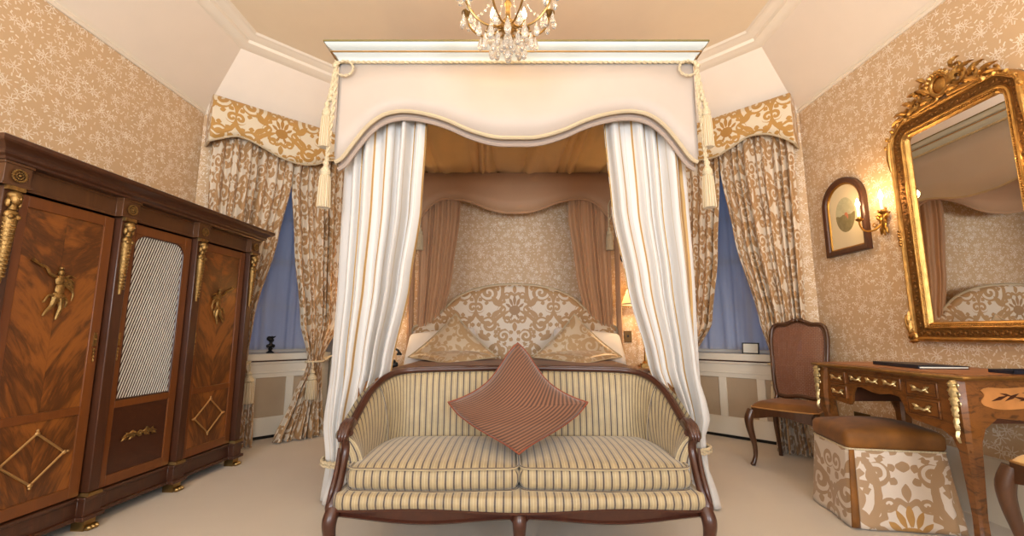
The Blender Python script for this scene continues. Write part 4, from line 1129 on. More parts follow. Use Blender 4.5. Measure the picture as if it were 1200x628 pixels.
for i in range(3):
    xa, xb = W_ / 3 * i + .043, W_ / 3 * (i + 1) - .043; cx = (xa + xb) / 2
    d = newbm(); framebox(d, xa, xb, .175, 1.632, -.004, .02, .052, .055, ((.585, .625),))
    door = obj('door', d, 'mahog_lit', wd, bevel=.002)
    if i != 1:
        d = newbm(); panel_uv(d, xa + .052, xb - .052, .004, .625, 1.577, cx, .66); obj('flame_panel', d, 'flame', door, smooth=0, recalc=False)
        d = newbm(); panel_uv(d, xa + .052, xb - .052, .004, .230, .585, cx, .36); obj('lower_flame_panel', d, 'flame', door, smooth=0, recalc=False)
        d = newbm()
        hw, hh = .135, .115; Q = [(cx - hw, .415), (cx, .415 + hh), (cx + hw, .415), (cx, .415 - hh)]
        for k in range(4):
            a, c_ = Q[k], Q[(k + 1) % 4]; tube(d, [(a[0], -.002, a[1]), (c_[0], -.002, c_[1])], .0055, 6); ell(d, (a[0], -.004, a[1]), (.011, .007, .011), 8, 5)
            ell(d, (cx + (a[0] - cx) * 1.12, -.003, .415 + (a[1] - .415) * 1.12), (.007, .006, .007), 8, 5)
        obj('rhombus_moulding', d, 'brass_line', door)
        d = newbm(); relief_figure(d, cx + (0 if i == 0 else -.01), 1.20, .0, 1.1, 1 if i == 0 else -1); obj('figure_mount', d, 'antique', door)
    else:
        # lattice window with rounded upper corners
        x0, x1, z0, z1, r = xa + .052, xb - .052, .63, 1.575, .075
        for sx in (-1, 1):
            d = newbm()
            ex = x0 if sx < 0 else x1
            arc_ = [(ex - sx * r + sx * r * math.sin(a), z1 - r + r * math.cos(a)) for a in [PI / 2 * k / 10 for k in range(11)]]
            prism(d, arc_ + [(ex, z1 + .002)], -.004, .018)
            obj('door_spandrel', d, 'mahog_lit', door)
        d = newbm(); box(d, x0, x1, .022, .026, z0, z1); obj('glass_pane', d, 'cabglass', door)
        d = newbm()
        def inside(x, z):
            if not (x0 < x < x1 and z0 < z < z1): return False
            if z > z1 - r:
                if x < x0 + r: return math.hypot(x - x0 - r, z - z1 + r) < r
                if x > x1 - r: return math.hypot(x - x1 + r, z - z1 + r) < r
            return True
        for sg in (1,):
            sl = 3.0   # dz/dx
            k = -2.0
            while k < 2.0:
                pts = []
                for q in range(241):
                    z = z0 + (z1 - z0) * q / 240; x = cx + k * .5 + sg * (z - z0) / sl
                    if inside(x, z): pts.append((x, z))
                if len(pts) > 2:
                    (xa_, za_), (xb_, zb_) = pts[0], pts[-1]; y = .006 + sg * .0014
                    dx = .0036
                    v = [d.verts.new(p) for p in ((xa_ - dx, y, za_), (xa_ + dx, y, za_), (xb_ + dx, y, zb_), (xb_ - dx, y, zb_))]
                    w2 = [d.verts.new((p.co.x, y + .0016, p.co.z)) for p in v]
                    face(d, v); face(d, w2[::-1])
                    for q in range(4): face(d, [v[q], w2[q], w2[(q + 1) % 4], v[(q + 1) % 4]])
                k += .0340
        obj('brass_lattice', d, 'lattice', door, smooth=0)
        d = newbm(); P = [(x0 + .004, .001, z0)] + [(x0 + r - r * math.cos(a) + .003, .001, z1 - r + r * math.sin(a)) for a in [PI / 2 * k / 8 for k in range(9)]] + [(x1 - r + r * math.sin(a) - .003, .001, z1 - r + r * math.cos(a)) for a in [PI / 2 * k / 8 for k in range(9)]] + [(x1 - .004, .001, z0)]
        tube(d, P, .005, 6, True); obj('lattice_moulding', d, 'mahog_dark', door)
        d = newbm(); panel_uv(d, x0, x1, .004, .230, .585, cx, .36); obj('lower_panel', d, 'kingdark', door, smooth=0, recalc=False)
        d = newbm()
        for s in (-1, 1):
            tube(d, scroll_pts((cx + s * .045, .415), .022, 1.3, PI / 2, d=-s, y=-.002), [.006, .003], 6); tube(d, scroll_pts((cx + s * .085, .412), .016, 1.2, -PI / 2, d=s, y=-.002), [.005, .003], 6)
            for k in range(4): leaf3(d, (cx + s * (.02 + .022 * k), .412), (cx + s * (.045 + .024 * k), .438 - .014 * (k % 2) * 3.2), .009, .002, .007)
            ctube(d, [(cx + s * .02, -.004, .415), (cx + s * .07, -.006, .425), (cx + s * .115, -.004, .410)], [.008, .005, .002], 10, 6)
        for k in range(7): a = 2 * PI * k / 7; ell(d, (cx + .012 * math.cos(a), -.004, .415 + .012 * math.sin(a)), (.008, .006, .008), 6, 4)
        ell(d, (cx, -.008, .415), (.007, .007, .007), 8, 5); obj('garland_mount', d, 'antique', door)
    hxx = xb - .024 if i == 0 else xa + .024
    d = newbm(); prism(d, [(hxx - .009, .93), (hxx + .009, .93), (hxx + .007, 1.0), (hxx - .007, 1.0)], -.010, -.002); ell(d, (hxx, -.012, .965), (.004, .004, .006), 6, 4)
    for k in range(4): ell(d, (hxx, -.008, .91 - k * .018), (.007 - k * .001, .005, .010), 6, 5)
    obj('lock_plate', d, 'brass', door)

# ================================================================ RIGHT WALL: mirror, picture, wall lights
RZ = -PI / 2
mr = thing('wall_mirror', 'tall gilt framed mirror with a carved cresting on the right wall', 'mirror', (XR - .012, 2.83, 0), RZ)
MW, MZ0, MZ1, MR = .80, .945, 2.36, .15
def outline(x0, x1, z0, z1, r, n=9, inner=0):
    P = [(x0, z0), (x1, z0)]
    P += [(x1 - r + r * math.cos(a), z1 - r + r * math.sin(a)) for a in [PI / 2 * k / n for k in range(n + 1)]]
    P += [(x0 + r - r * math.sin(a), z1 - r + r * math.cos(a)) for a in [PI / 2 * k / n for k in range(n + 1)]]
    return P
O = outline(0, MW, MZ0, MZ1, MR)
def fsweep(name, prof, mat, parent):
    b = newbm(); sweep(b, O, prof, True); upright(b); return obj(name, b, mat, parent, smooth=40)
fr = fsweep('frame', [(0, 0), (.0, .035), (.006, .050), (.018, .056), (.028, .048), (.030, .036), (.074, .026), (.078, .034), (.086, .037), (.094, .030), (.100, .026), (.106, .030), (.114, .022), (.120, .008), (.120, 0)], 'giltwood', mr)
b = newbm(); sweep(b, O, [(.031, .0365), (.052, .036), (.073, .027), (.073, .024), (.031, .030)], True); upright(b)
obj('relief_band', b, 'giltdark', fr)
b = newbm()  # small repeated leaves over the band and beading
def along(P, step):
    Q = P + [P[0]]; out = []; acc = 0
    for a, c_ in zip(Q, Q[1:]):
        L = math.hypot(c_[0] - a[0], c_[1] - a[1]); d_ = -acc
        while d_ + step <= L:
            d_ += step; f_ = d_ / L; out.append((a[0] + (c_[0] - a[0]) * f_, a[1] + (c_[1] - a[1]) * f_))
        acc = L - d_
    return out
I1 = inset(O, .052); I2 = inset(O, .097)
for k, (x, z) in enumerate(along(I1, .021)): ell(b, (x + .006 * math.sin(k * 2.1), -.035, z + .006 * math.cos(k * 1.7)), (.011, .007, .008), 6, 4, Matrix.Rotation(k * .9, 4, 'Y'))
obj('relief_leaves', b, 'giltdark', fr)
b = newbm()
for x, z in along(I2, .013): ell(b, (x, -.031, z), (.0048, .0048, .0048), 5, 4)
obj('beading', b, 'giltwood', fr)
I3 = inset(O, .112)
b = newbm(); prism(b, I3, -.010, -.002); obj('mirror_plate', b, 'mirror', mr, smooth=0)
b = newbm(); prism(b, O, -.002, .010); obj('backing', b, 'mahog_dark', mr)
# cresting and corner clasps
b = newbm(); cx, cz = MW / 2, MZ1 + .085
tube(b, [(cx + .055 * math.cos(a) , -.05, cz + .062 * math.sin(a)) for a in [2 * PI * k / 24 for k in range(24)]], .015, 8, True)
ell(b, (cx, -.040, cz), (.046, .020, .052), 14, 8)
for k in range(9): a = PI * .08 + PI * .84 * k / 8; leaf3(b, (cx + .055 * math.cos(a), cz + .06 * math.sin(a)), (cx + .088 * math.cos(a), cz + .090 * math.sin(a)), .016, -.045, .02)
for s in (-1, 1):
    for (dx, dz, R_, t_, st, d_, r_) in ((.10, -.01, .045, 1.3, PI / 2, -s, .014), (.165, -.045, .038, 1.3, PI / 2, -s, .012), (.225, -.072, .034, 1.2, PI / 2, -s, .011), (.10, .055, .028, 1.2, -PI / 2, s, .009), (.285, -.085, .022, 1.1, PI / 2, -s, .008), (.06, -.065, .03, 1.2, 0, s, .010)):
        tube(b, scroll_pts((cx + s * dx, cz + dz), R_, t_, st, d=d_, y=-.046, n=20), [r_, r_ * .9, r_ * .5], 7)
    for (x0, z0, x1, z1, w_) in ((.05, -.03, .15, .04, .022), (.12, 0, .20, .03, .018), (.17, -.04, .25, .0, .018), (.22, -.07, .31, -.05, .016), (.08, .06, .13, .10, .015), (.04, -.06, .12, -.075, .02), (.13, -.06, .21, -.095, .018), (.24, -.08, .33, -.115, .014)):
        leaf3(b, (cx + s * x0, cz + z0), (cx + s * x1, cz + z1), w_, -.042, .024, curl=.01 * s)
    ctube(b, [(cx + s * .04, -.045, cz - .075), (cx + s * .15, -.05, cz - .085), (cx + s * .27, -.045, cz - .10), (cx + s * .36, -.04, cz - .17)], [.018, .016, .012, .007], 20, 8)
obj('cresting', b, 'giltwood', mr)
for s in (-1, 1):
    ex = 0 if s < 0 else MW
    b = newbm()
    for k in range(5): a = PI / 2 * k / 4; px_, pz_ = (ex - s * MR + s * (MR - .015) * math.cos(a), MZ1 - MR + (MR - .015) * math.sin(a)); leaf3(b, (px_, pz_), (px_ + s * .02 * math.cos(a) - s * .03 * math.sin(a), pz_ + .03 * math.cos(a)), .018, -.05, .014); ell(b, (px_, -.055, pz_), (.010, .008, .010), 6, 4)
    o_ = obj('shoulder_leaf', b, 'giltwood', mr); b = newbm()
    ctube(b, [(ex - s * .014, -.056, MZ1 - MR - .16), (ex - s * .012, -.060, MZ1 - MR - .06), (ex - s * .02, -.056, MZ1 - MR + .04)], [.006, .014, .008], 12, 7)
    obj('side_bud', b, 'giltwood', mr)
    b = newbm()
    tube(b, scroll_pts((ex - s * .01, MZ0 + .03), .030, 1.3, PI / 2, d=s, y=-.052), [.012, .006], 7)
    for (x0, z0, x1, z1) in ((.0, .03, .02, .13), (.0, .05, -.01, .17), (-.01, .0, .07, .01), (-.01, .02, .04, .06), (0, .08, .012, .19)): leaf3(b, (ex - s * x0, MZ0 + z0), (ex - s * x1, MZ0 + z1), .016, -.046, .016)
    obj('foot_leaf', b, 'giltwood', mr)
    b = newbm(); xz = ex - s * .016
    for k in range(6): ell(b, (xz, -.057, 1.56 + k * .018), (.013, .010, .010), 8, 5)
    obj('side_clasp', b, 'giltwood', mr)

pc = thing('framed_print', 'arched dark wood frame with an oval landscape print on the right wall', 'picture', (XR - .004, 3.54, 0), RZ)
PW, PZ0, PZ1 = .43, 1.595, 2.19
def arch(x0, x1, z0, z1, rise, n=16):
    cx_ = (x0 + x1) / 2; hw = (x1 - x0) / 2
    return [(x0, z0), (x1, z0)] + [(cx_ + hw * math.cos(a), z1 - rise + rise * math.sin(a)) for a in [PI * k / n for k in range(n + 1)]]
A = arch(0, PW, PZ0, PZ1, .20)
b = newbm(); sweep(b, A, [(0, 0), (0, .030), (.010, .036), (.036, .030), (.044, .020), (.044, 0)], True); upright(b); f2 = obj('frame', b, 'mahog_dark', pc, smooth=30)
b = newbm(); sweep(b, A, [(.044, .002), (.044, .020), (.052, .018), (.054, .010), (.054, .002)], True); upright(b); obj('gilt_slip', b, 'gilt', f2)
b = newbm(); A2 = inset(A, .050); prism(b, A2, -.008, -.001); l = uvl(b)
for f_ in b.faces:
    for lp in f_.loops: lp[l].uv = (lp.vert.co.x - PW / 2, lp.vert.co.z - 1.90)
obj('print_sheet', b, 'print', pc, smooth=0)

def sconce(y, label):
    t = thing('wall_sconce', label, 'wall light', (XR - .004, y, 1.76), RZ, 'gilt wall lights beside the mirror')
    b = newbm()
    for k in range(5): a = PI / 2 + (k - 2) * .5; leaf3(b, (0, .0), (.07 * math.cos(a), .10 * math.sin(a)), .02, -.006, .014)
    for k in range(3): a = -PI / 2 + (k - 1) * .5; leaf3(b, (0, .0), (.06 * math.cos(a), .10 * math.sin(a)), .018, -.006, .014)
    ell(b, (0, -.018, 0), (.028, .018, .034), 12, 8); ell(b, (0, -.012, .10), (.012, .01, .02)); obj('back_plate', b, 'gilt', t)
    for s in (-1, 1):
        b = newbm(); ctube(b, [(0, -.02, -.01), (s * .03, -.06, -.055), (s * .075, -.09, -.05), (s * .10, -.10, -.005), (s * .10, -.10, .03)], [.009, .007, .006, .006], 20, 7)
        tube(b, scroll_pts((s * .035, -.015), .02, 1.1, 0, d=s, y=-.05), [.006, .003], 6)
        lathe(b, [(.004, .02), (.022, .032), (.026, .040), (.012, .044), (.012, .055)], 14, (s * .10, -.10, 0)); am = obj('arm', b, 'gilt', t)
        b = newbm(); lathe(b, [(.010, .055), (.010, .125)], 12, (s * .10, -.10, 0)); obj('candle_sleeve', b, 'candle', am)
        b = newbm(); lathe(b, [(.006, .125), (.014, .145), (.013, .160), (.005, .185), (.001, .196)], 12, (s * .10, -.10, 0)); obj('candle_bulb', b, 'bulb', am)
        light('sconce_light', 'POINT', (s * .10, -.16, .16), 4.6, WARM, .03, parent=t)
    return t
sconce(2.98, 'lit gilt two-arm wall light between the oval print and the mirror')
sconce(1.86, 'lit gilt two-arm wall light on the near side of the mirror')

# ================================================================ THE DESK (local x from far end towards the camera)
DL, DD, DZ = .92, .54, .815
dk = thing('writing_desk', 'kingwood writing desk with gilt mounts and small drawers against the right wall', 'desk', (2.0, 2.95, 0), RZ)
front = [(.0, .785), (.0, .50), (.06, .50), (.075, .56), (.10, .59), (.16, .585), (.235, .578), (.252, .60), (.262, .65), (.285, .685), (.33, .692), (.40, .675), (.46, .668), (.53, .680), (.585, .672), (.605, .64), (.615, .60), (.65, .575), (.72, .565), (.80, .555), (.845, .53), (.865, .48), (DL, .48), (DL, .785)]
b = newbm(); prism(b, front, .0, .018); obj('front_panel', b, 'kingwood', dk, bevel=.0015)
side = [(.0, .785), (.0, .48), (.05, .50), (.08, .58), (.14, .625), (.25, .615), (.36, .625), (.43, .58), (.46, .50), (DD - .03, .48), (DD - .03, .785)]
for x0 in (.0, DL - .018):
    b = newbm(); prism(b, side, x0, x0 + .018, 'x'); obj('end_panel', b, 'kingwood', dk, bevel=.0015)
b = newbm(); prism(b, [(x, z) for x, z in [(0.02, .78), (.02, .60), (.245, .60), (.245, .70), (.615, .70), (.615, .60), (DL - .02, .60), (DL - .02, .78)]], .02, DD - .04); obj('carcass', b, 'kingdark', dk)
def serp(e):
    P = []
    for i in range(25): x = -.03 - e + (DL + .06 + 2 * e) * i / 24; P.append((x, -.032 - e + .014 * math.cos(i / 24 * 4 * PI)))
    for i in range(1, 12): y = -.032 + (DD + .03) * i / 12; P.append((DL + .03 + e - .012 * math.sin(PI * i / 12), y))
    P.append((DL + .025 + e, DD)); P.append((-.025 - e, DD))
    for i in range(11, 0, -1): y = -.032 + (DD + .03) * i / 12; P.append((-.03 - e + .012 * math.sin(PI * i / 12), y))
    return P
b = newbm(); prism(b, serp(0), .786, .812, 'z'); tp = obj('desk_top', b, 'kingwood', dk, bevel=.003)
b = newbm(); P = serp(.004); tube(b, [(x, y, .800) for x, y in P], .009, 8, True); obj('brass_edge', b, 'brass', tp)
b = newbm(); prism(b, inset([(x, y) for x, y in serp(0)], .05), .8115, .8145, 'z'); obj('leather_inset', b, 'leather', tp)
def drawer(x0, x1, z0, z1, long_=False):
    b = newbm(); box(b, x0, x1, -.010, .004, z0, z1); d_ = obj('drawer', b, 'kingwood', dk, bevel=.003)
    b = newbm(); framebox(b, x0 + .006, x1 - .006, z0 + .006, z1 - .006, -.0115, -.009, .003, .003); obj('stringing', b, 'kingdark', d_)
    c_ = (x0 + x1) / 2; zc = (z0 + z1) / 2; b = newbm()
    for cc in ((c_,) if not long_ else (x0 + .06, c_, x1 - .06)):
        hw = .038 if not long_ else .034
        ctube(b, [(cc - hw, -.012, zc + .006), (cc - hw * .6, -.026, zc - .006), (cc, -.028, zc - .002), (cc + hw * .6, -.026, zc - .006), (cc + hw, -.012, zc + .006)], [.004, .0055, .006, .0055, .004], 18, 7)
        for s in (-1, 1): leaf3(b, (cc + s * hw * .5, zc), (cc + s * hw * 1.35, zc + .014), .009, -.011, .007); leaf3(b, (cc + s * hw * .6, zc), (cc + s * hw * 1.2, zc - .014), .007, -.011, .006)
    obj('drawer_handle', b, 'silver', d_)
drawer(.10, .228, .695, .768); drawer(.10, .228, .612, .685)
drawer(.258, .612, .708, .768, True)
drawer(.640, .812, .692, .768); drawer(.640, .812, .600, .682)
for (x, y) in ((.035, .035), (DL - .035, .035), (.035, DD - .06), (DL - .035, DD - .06)):
    sx = -1 if x < .4 else 1; sy = -1 if y < .2 else 1
    b = newbm()
    rows = []
    for i in range(25):
        t_ = i / 24; z = .785 * (1 - t_) + .012 * t_
        o_ = .014 * math.sin(PI * min(1, t_ * 2.2)) - .020 * math.sin(PI * max(0, (t_ - .45) / .55)) * .8 + .012 * max(0, t_ - .85) / .15
        h = (.046 - .024 * min(1, t_ / .75)) if t_ < .8 else .022 + .004 * (t_ - .8) / .2
        cx_, cy_ = x + sx * o_, y + sy * o_
        rows.append([b.verts.new(q) for q in ((cx_ - h, cy_ - h * .6, z), (cx_ - h * .6, cy_ - h, z), (cx_ + h * .6, cy_ - h, z), (cx_ + h, cy_ - h * .6, z), (cx_ + h, cy_ + h * .6, z), (cx_ + h * .6, cy_ + h, z), (cx_ - h * .6, cy_ + h, z), (cx_ - h, cy_ + h * .6, z))])
    for i in range(24):
        for k in range(8): face(b, [rows[i][k], rows[i][(k + 1) % 8], rows[i + 1][(k + 1) % 8], rows[i + 1][k]])
    face(b, rows[0]); face(b, rows[-1][::-1])
    lg = obj('leg', b, 'kingwood', dk, smooth=30)
    if y < .2:
        b = newbm(); bx_ = x + sx * .030
        # gilt chute on the corner, standing off the front face
        for (z0, z1, w_, k) in ((.75, .79, .024, 0), (.70, .77, .026, 0), (.66, .73, .024, 0), (.61, .69, .020, 0), (.56, .64, .015, 0), (.52, .58, .009, 0)):
            leaf3(b, (bx_ - sx * .006, z1), (bx_ - sx * .004, z0), w_, y - .056, .014)
        for dz in (.77, .73, .69): 
            for s2 in (-1, 1): tube(b, scroll_pts((bx_ - sx * .006 + s2 * .016, dz), .013, 1.2, PI / 2, d=s2, y=y - .060), [.005, .003], 6)
        obj('corner_mount', b, 'silver', lg)
    b = newbm(); lathe(b, [(.024, 0), (.026, .012), (.022, .035)], 10, (x + sx * .012, y + sy * .012, 0)); obj('foot_cap', b, 'brass', lg)
b = newbm()
ip = []
for i in range(40): a = 2 * PI * i / 40; q = 1 + .06 * math.sin(a * 6); ip.append((.235 + .15 * q * max(-1, min(1, 1.25 * math.cos(a))), .712 + .046 * q * max(-1, min(1, 1.25 * math.sin(a)))))
prism(b, ip, DL, DL + .0025, 'x'); inl = obj('marquetry_panel', b, 'inlay', dk, smooth=0)
b = newbm()
for (y0, z0, y1, z1, w_) in ((.12, .70, .20, .725, .012), (.18, .70, .25, .735, .013), (.22, .72, .30, .70, .012), (.24, .70, .35, .725, .011), (.16, .735, .22, .72, .009), (.26, .735, .33, .745, .009)):
    A_, B_ = Vector((y0, z0)), Vector((y1, z1)); d_ = B_ - A_; s_ = Vector((-d_.y, d_.x)).normalized()
    prism(b, [tuple(A_), tuple(A_ + d_ * .5 + s_ * w_ * .6), tuple(B_), tuple(A_ + d_ * .5 - s_ * w_ * .6)], DL + .002, DL + .0035, 'x')
obj('marquetry_flower', b, 'inlaydark', inl, smooth=0)

# things on and under the desk
t = thing('leather_folder', 'dark leather folder lying closed on the far half of the desk top', 'folder', (2.24, 2.50, .815), math.radians(-96))
b = newbm(); box(b, -.17, .17, -.12, .12, .001, .004); box(b, -.17, .17, -.122, -.116, .001, .019)
obj('cover', b, 'blackleather', t, bevel=.002)
b = newbm(); prism(b, [(-.12, .016), (.12, .010), (.12, .014), (-.12, .020)], -.17, .17, 'x'); obj('top_cover', b, 'blackleather', t, bevel=.001)
b = newbm(); box(b, -.165, .165, -.114, .116, .004, .010); obj('pages', b, 'paper', t)
t = thing('desk_tray', 'small dark tray at the near end of the desk top', 'tray', (2.36, 2.10, .815), 0)
b = newbm(); box(b, -.10, .10, -.055, .055, 0, .005)
for q in ((-.10, -.094, -.055, .055), (.094, .10, -.055, .055), (-.10, .10, -.055, -.049), (-.10, .10, .049, .055)): box(b, q[0], q[1], q[2], q[3], .005, .016)
obj('tray_body', b, 'blackleather', t, bevel=.001)
def socketplate(loc, rz, label, cat='socket', w_=.15, h=.09):
    t = thing('wall_socket', label, cat, loc, rz)
    b = newbm(); box(b, -w_ / 2, w_ / 2, -.008, 0, -h / 2, h / 2); obj('face_plate', b, 'socket', t, bevel=.003)
    b = newbm()
    for cx_ in ((-.035, .035) if w_ > .1 else (0,)): box(b, cx_ - .02, cx_ + .02, -.013, -.007, -.022, .012)
    obj('socket_insert', b, 'black', t, bevel=.002)
socketplate((XR - .021, 3.36, .375), RZ, 'double brass socket on the cream skirting under the far end of the desk')
socketplate((XR - .021, 2.19, .36), RZ, 'double dark socket on the skirting behind the near desk leg', w_=.17)
t = thing('plug_cable', 'coil of blue cable hanging behind the near leg of the desk', 'cable', (XR - .06, 2.15, 0), RZ)
b = newbm(); P = []
for k in range(90): a = k / 90 * 2 * PI * 3.2; r_ = .085 + .018 * math.sin(a * .43); P.append((-.01 + r_ * 1.25 * math.cos(a) + .03 * math.sin(a * .5), -.014 - .008 * math.sin(a * 1.3), .165 + r_ * math.sin(a)))
P = [(-.03, -.01, .35), (-.035, -.025, .28)] + P + [(.06, -.01, .06), (.12, -.015, .03), (.2, -.02, .008), (.32, -.02, .006)]
ctube(b, P, .0045, 260, 6); obj('cable_coil', b, 'blueglow', t)
b = newbm(); box(b, -.055, -.012, -.05, .020, .33, .37); obj('plug', b, 'black', t, bevel=.004)

# ================================================================ STOOL
st = thing('skirted_stool', 'stool with brown velvet top and pleated damask skirt, tucked at the desk', 'stool', (2.045, 2.62, 0), math.radians(-11))
SW, SDp = .46, .39
def srect(hx, hy, r, n=8):
    P = []
    for cx_, cy_, a0 in ((hx - r, -hy + r, -PI / 2), (hx - r, hy - r, 0), (-hx + r, hy - r, PI / 2), (-hx + r, -hy + r, PI)):
        for k in range(n + 1): a = a0 + PI / 2 * k / n; P.append((cx_ + r * math.cos(a), cy_ + r * math.sin(a)))
    return P
def densify(P, m):
    out = []
    for i in range(len(P)):
        a, c_ = P[i], P[(i + 1) % len(P)]; L = math.hypot(c_[0] - a[0], c_[1] - a[1]); k = max(1, int(L / m))
        for q in range(k): out.append((a[0] + (c_[0] - a[0]) * q / k, a[1] + (c_[1] - a[1]) * q / k))
    return out
b = newbm(); P = densify(srect(SW / 2, SDp / 2, .03), .006); n = len(P)
def skirt(s, t_):
    i = int(round(s * n)) % n; x, y = P[i]; f_ = 1 + .13 * t_; q = math.hypot(x, y); 
    w_ = .006 * math.sin(i * .09 + 1) * t_ + .004 * math.sin(i * .21) * t_
    cd = min(abs(abs(x) - SW / 2 + .025) , 1) if abs(abs(y) - SDp / 2) < .03 else 1
    k = math.exp(-(cd / .012) ** 2) * .012 * t_ * -1
    return Vector((x * f_ + x / q * (w_ + k), y * f_ + y / q * (w_ + k), .392 - .385 * t_))
grid(b, skirt, n, 16, lambda s, t_: (s * n * .006 + .1, .39 - t_ * .39), closeu=True)
obj('skirt', b, 'damask_stool', st, solid=.004)
for s in (-1,):
    b = newbm(); x0, y0 = s * (SW / 2 - .016), -SDp / 2 - .001
    def pl_(u, t_): f_ = 1 + .135 * t_; return Vector(((x0 + (u - .5) * .026 * (1 + t_ * .4)) * f_, (y0 - .004) * f_ - .004 * t_ - .006 * math.sin(PI * u), .388 - .375 * t_))
    grid(b, pl_, 6, 8); obj('corner_pleat', b, 'velvet_brown', st, solid=.002)
b = newbm(); rbox(b, (0, 0, .435), (SW + .015, SDp + .015, .10), .035, .035, 0, 14); obj('cushion_top', b, 'velvet_brown', st, smooth=80)
b = newbm(); tube(b, [(x * 1.012, y * 1.012, .390) for x, y in P[::3]], .005, 6, True); obj('braid', b, 'cord', st)
b = newbm()
for sx in (-1, 1):
    for sy in (-1, 1): box(b, sx * .19 - .018, sx * .19 + .018, sy * .15 - .018, sy * .15 + .018, 0, .39)
obj('leg_frame', b, 'mahog', st)

# ================================================================ CHAIRS
def chair(loc, rz, label, seatmat, back=True, woodm='chairwood', zs=.43):
    t = thing('side_chair', label, 'chair', loc, rz)
    wf, wb, dp = .23, .19, .21     # half widths, half depth
    for sx in (-1, 1):
        b = newbm(); cab_leg(b, sx * (wf - .015), -dp + .02, zs - .02, zs - .02, sx * .6, -.8, .030, .012)
        tube(b, scroll_pts((sx * (wf - .015) + sx * .012, .02), .014, 1.1, 0, d=sx, y=-dp), [.006, .003], 6); obj('leg', b, woodm, t, smooth=60)
        b = newbm(); ctube(b, [(sx * wb, dp - .02, zs), (sx * wb, dp - .01, .25), (sx * wb, dp + .03, .08), (sx * (wb + .005), dp + .055, 0)], [.022, .019, .016, .017], 16, 8); obj('leg', b, woodm, t, smooth=60)
    b = newbm()
    def seat_out(f_): return [(-wb * f_, dp * f_), (-wf * f_, -dp * .75 * f_), (-wf * .9 * f_, -dp * f_ * .98), (-wf * .4 * f_, -dp * f_ * 1.05), (0, -dp * 1.08 * f_), (wf * .4 * f_, -dp * f_ * 1.05), (wf * .9 * f_, -dp * f_ * .98), (wf * f_, -dp * .75 * f_), (wb * f_, dp * f_)]
    O_ = seat_out(1.0)
    for i in range(len(O_)):
        a, c_ = O_[i], O_[(i + 1) % len(O_)]
        m_ = 12
        L = math.hypot(c_[0] - a[0], c_[1] - a[1])
        for q in range(m_):
            p0 = [a[k] + (c_[k] - a[k]) * q / m_ for k in (0, 1)]; p1 = [a[k] + (c_[k] - a[k]) * (q + 1) / m_ for k in (0, 1)]
            def lo(p): return zs - .062 - .018 * math.cos(p[0] / wf * PI) * (1 if p[1] < 0 else 0) * -1
            v = [b.verts.new((p0[0], p0[1], zs)), b.verts.new((p1[0], p1[1], zs)), b.verts.new((p1[0], p1[1], lo(p1))), b.verts.new((p0[0], p0[1], lo(p0)))]; face(b, v)
            g_ = .93; v2 = [b.verts.new((v_.co.x * g_, v_.co.y * g_, v_.co.z)) for v_ in v]; face(b, v2[::-1])
            face(b, [v[0], v2[0], v2[1], v[1]]); face(b, [v[3], v[2], v2[2], v2[3]])
    bmesh.ops.remove_doubles(b, verts=b.verts, dist=.0004)
    obj('seat_rail', b, woodm, t, smooth=40)
    b = newbm(); Q = densify([(x, y) for x, y in O_], .02); m_ = len(Q)
    def st_(s, r_): x, y = Q[int(round(s * m_)) % m_]; k = 1 - r_; return (x * k * .985, y * k * .985, zs + .004 + .042 * math.sin(PI / 2 * min(1, r_ * 3.2)) ** .7 + .012 * r_)
    grid(b, st_, m_, 14, lambda s, r_: (s, r_), closeu=True); bmesh.ops.remove_doubles(b, verts=b.verts, dist=.0004); obj('seat', b, seatmat, t, smooth=80)
    b = newbm(); tube(b, [(x * .99, y * .99, zs + .004) for x, y in Q], .005, 5, True); obj('seat_gimp', b, 'brass_line', t)
    # back: curved stiles, arched crest, caned panel, leaning backwards
    rk = lambda z: dp - .015 + (z - zs) * .17
    o1 = [(-.165, .50), (-.185, .60), (-.198, .80), (-.205, .95), (-.190, 1.04), (-.150, 1.068), (-.10, 1.07), (-.05, 1.09), (0, 1.105)]
    o1 = smoothcurve([(x, z) for x, z in o1], 30); o1 = o1 + [(-x, z) for x, z in o1[::-1][1:]]
    bot = smoothcurve([(.165, .50), (.10, .487), (0, .50), (-.10, .487), (-.165, .50)], 16)
    loop_ = o1 + bot[1:-1]
    b = newbm(); tube(b, [(x, rk(z), z) for x, z in loop_], .019, 8, True, flat=.85, up=(0, 1, 0))
    tube(b, [(x * .93, rk(z) - .012, .5 + (z - .5) * .965 + .006) for x, z in loop_], .006, 6, True)
    for sx in (-1, 1): tube(b, [(sx * .165, rk(.50), .505), (sx * .180, dp - .02, zs - .01)], .017, 8)
    bf = obj('back_frame', b, woodm, t, smooth=60)
    b = newbm()
    for s in (-1, 1): tube(b, scroll_pts((s * .028, 1.10), .016, 1.1, PI / 2, d=-s, y=rk(1.10) - .012), [.007, .004], 6); leaf3(b, (s * .01, 1.105), (s * .07, 1.085), .012, rk(1.1) - .010, .010)
    leaf3(b, (0, 1.085), (0, 1.128), .016, rk(1.1) - .012, .012); obj('crest_carving', b, woodm, bf)
    b = newbm(); l = uvl(b); 
    pts = [(x * .95, z if z < .6 else z - .008) for x, z in loop_]
    vs = [b.verts.new((x, rk(z) - .002, z)) for x, z in pts]; f_ = face(b, vs)
    for lp in f_.loops: lp[l].uv = (lp.vert.co.x, lp.vert.co.z)
    obj('cane_panel', b, 'cane', bf, smooth=0)
    return t
chair((2.14, 3.52, 0), math.radians(-50), 'cane-backed wooden chair with a gold velvet seat by the right window', 'velvet_brown')
chair((2.145, 1.615, 0), math.radians(-92), 'wooden chair with a pale gold velvet seat at the right edge of the photo', 'velvet_cream', zs=.50)

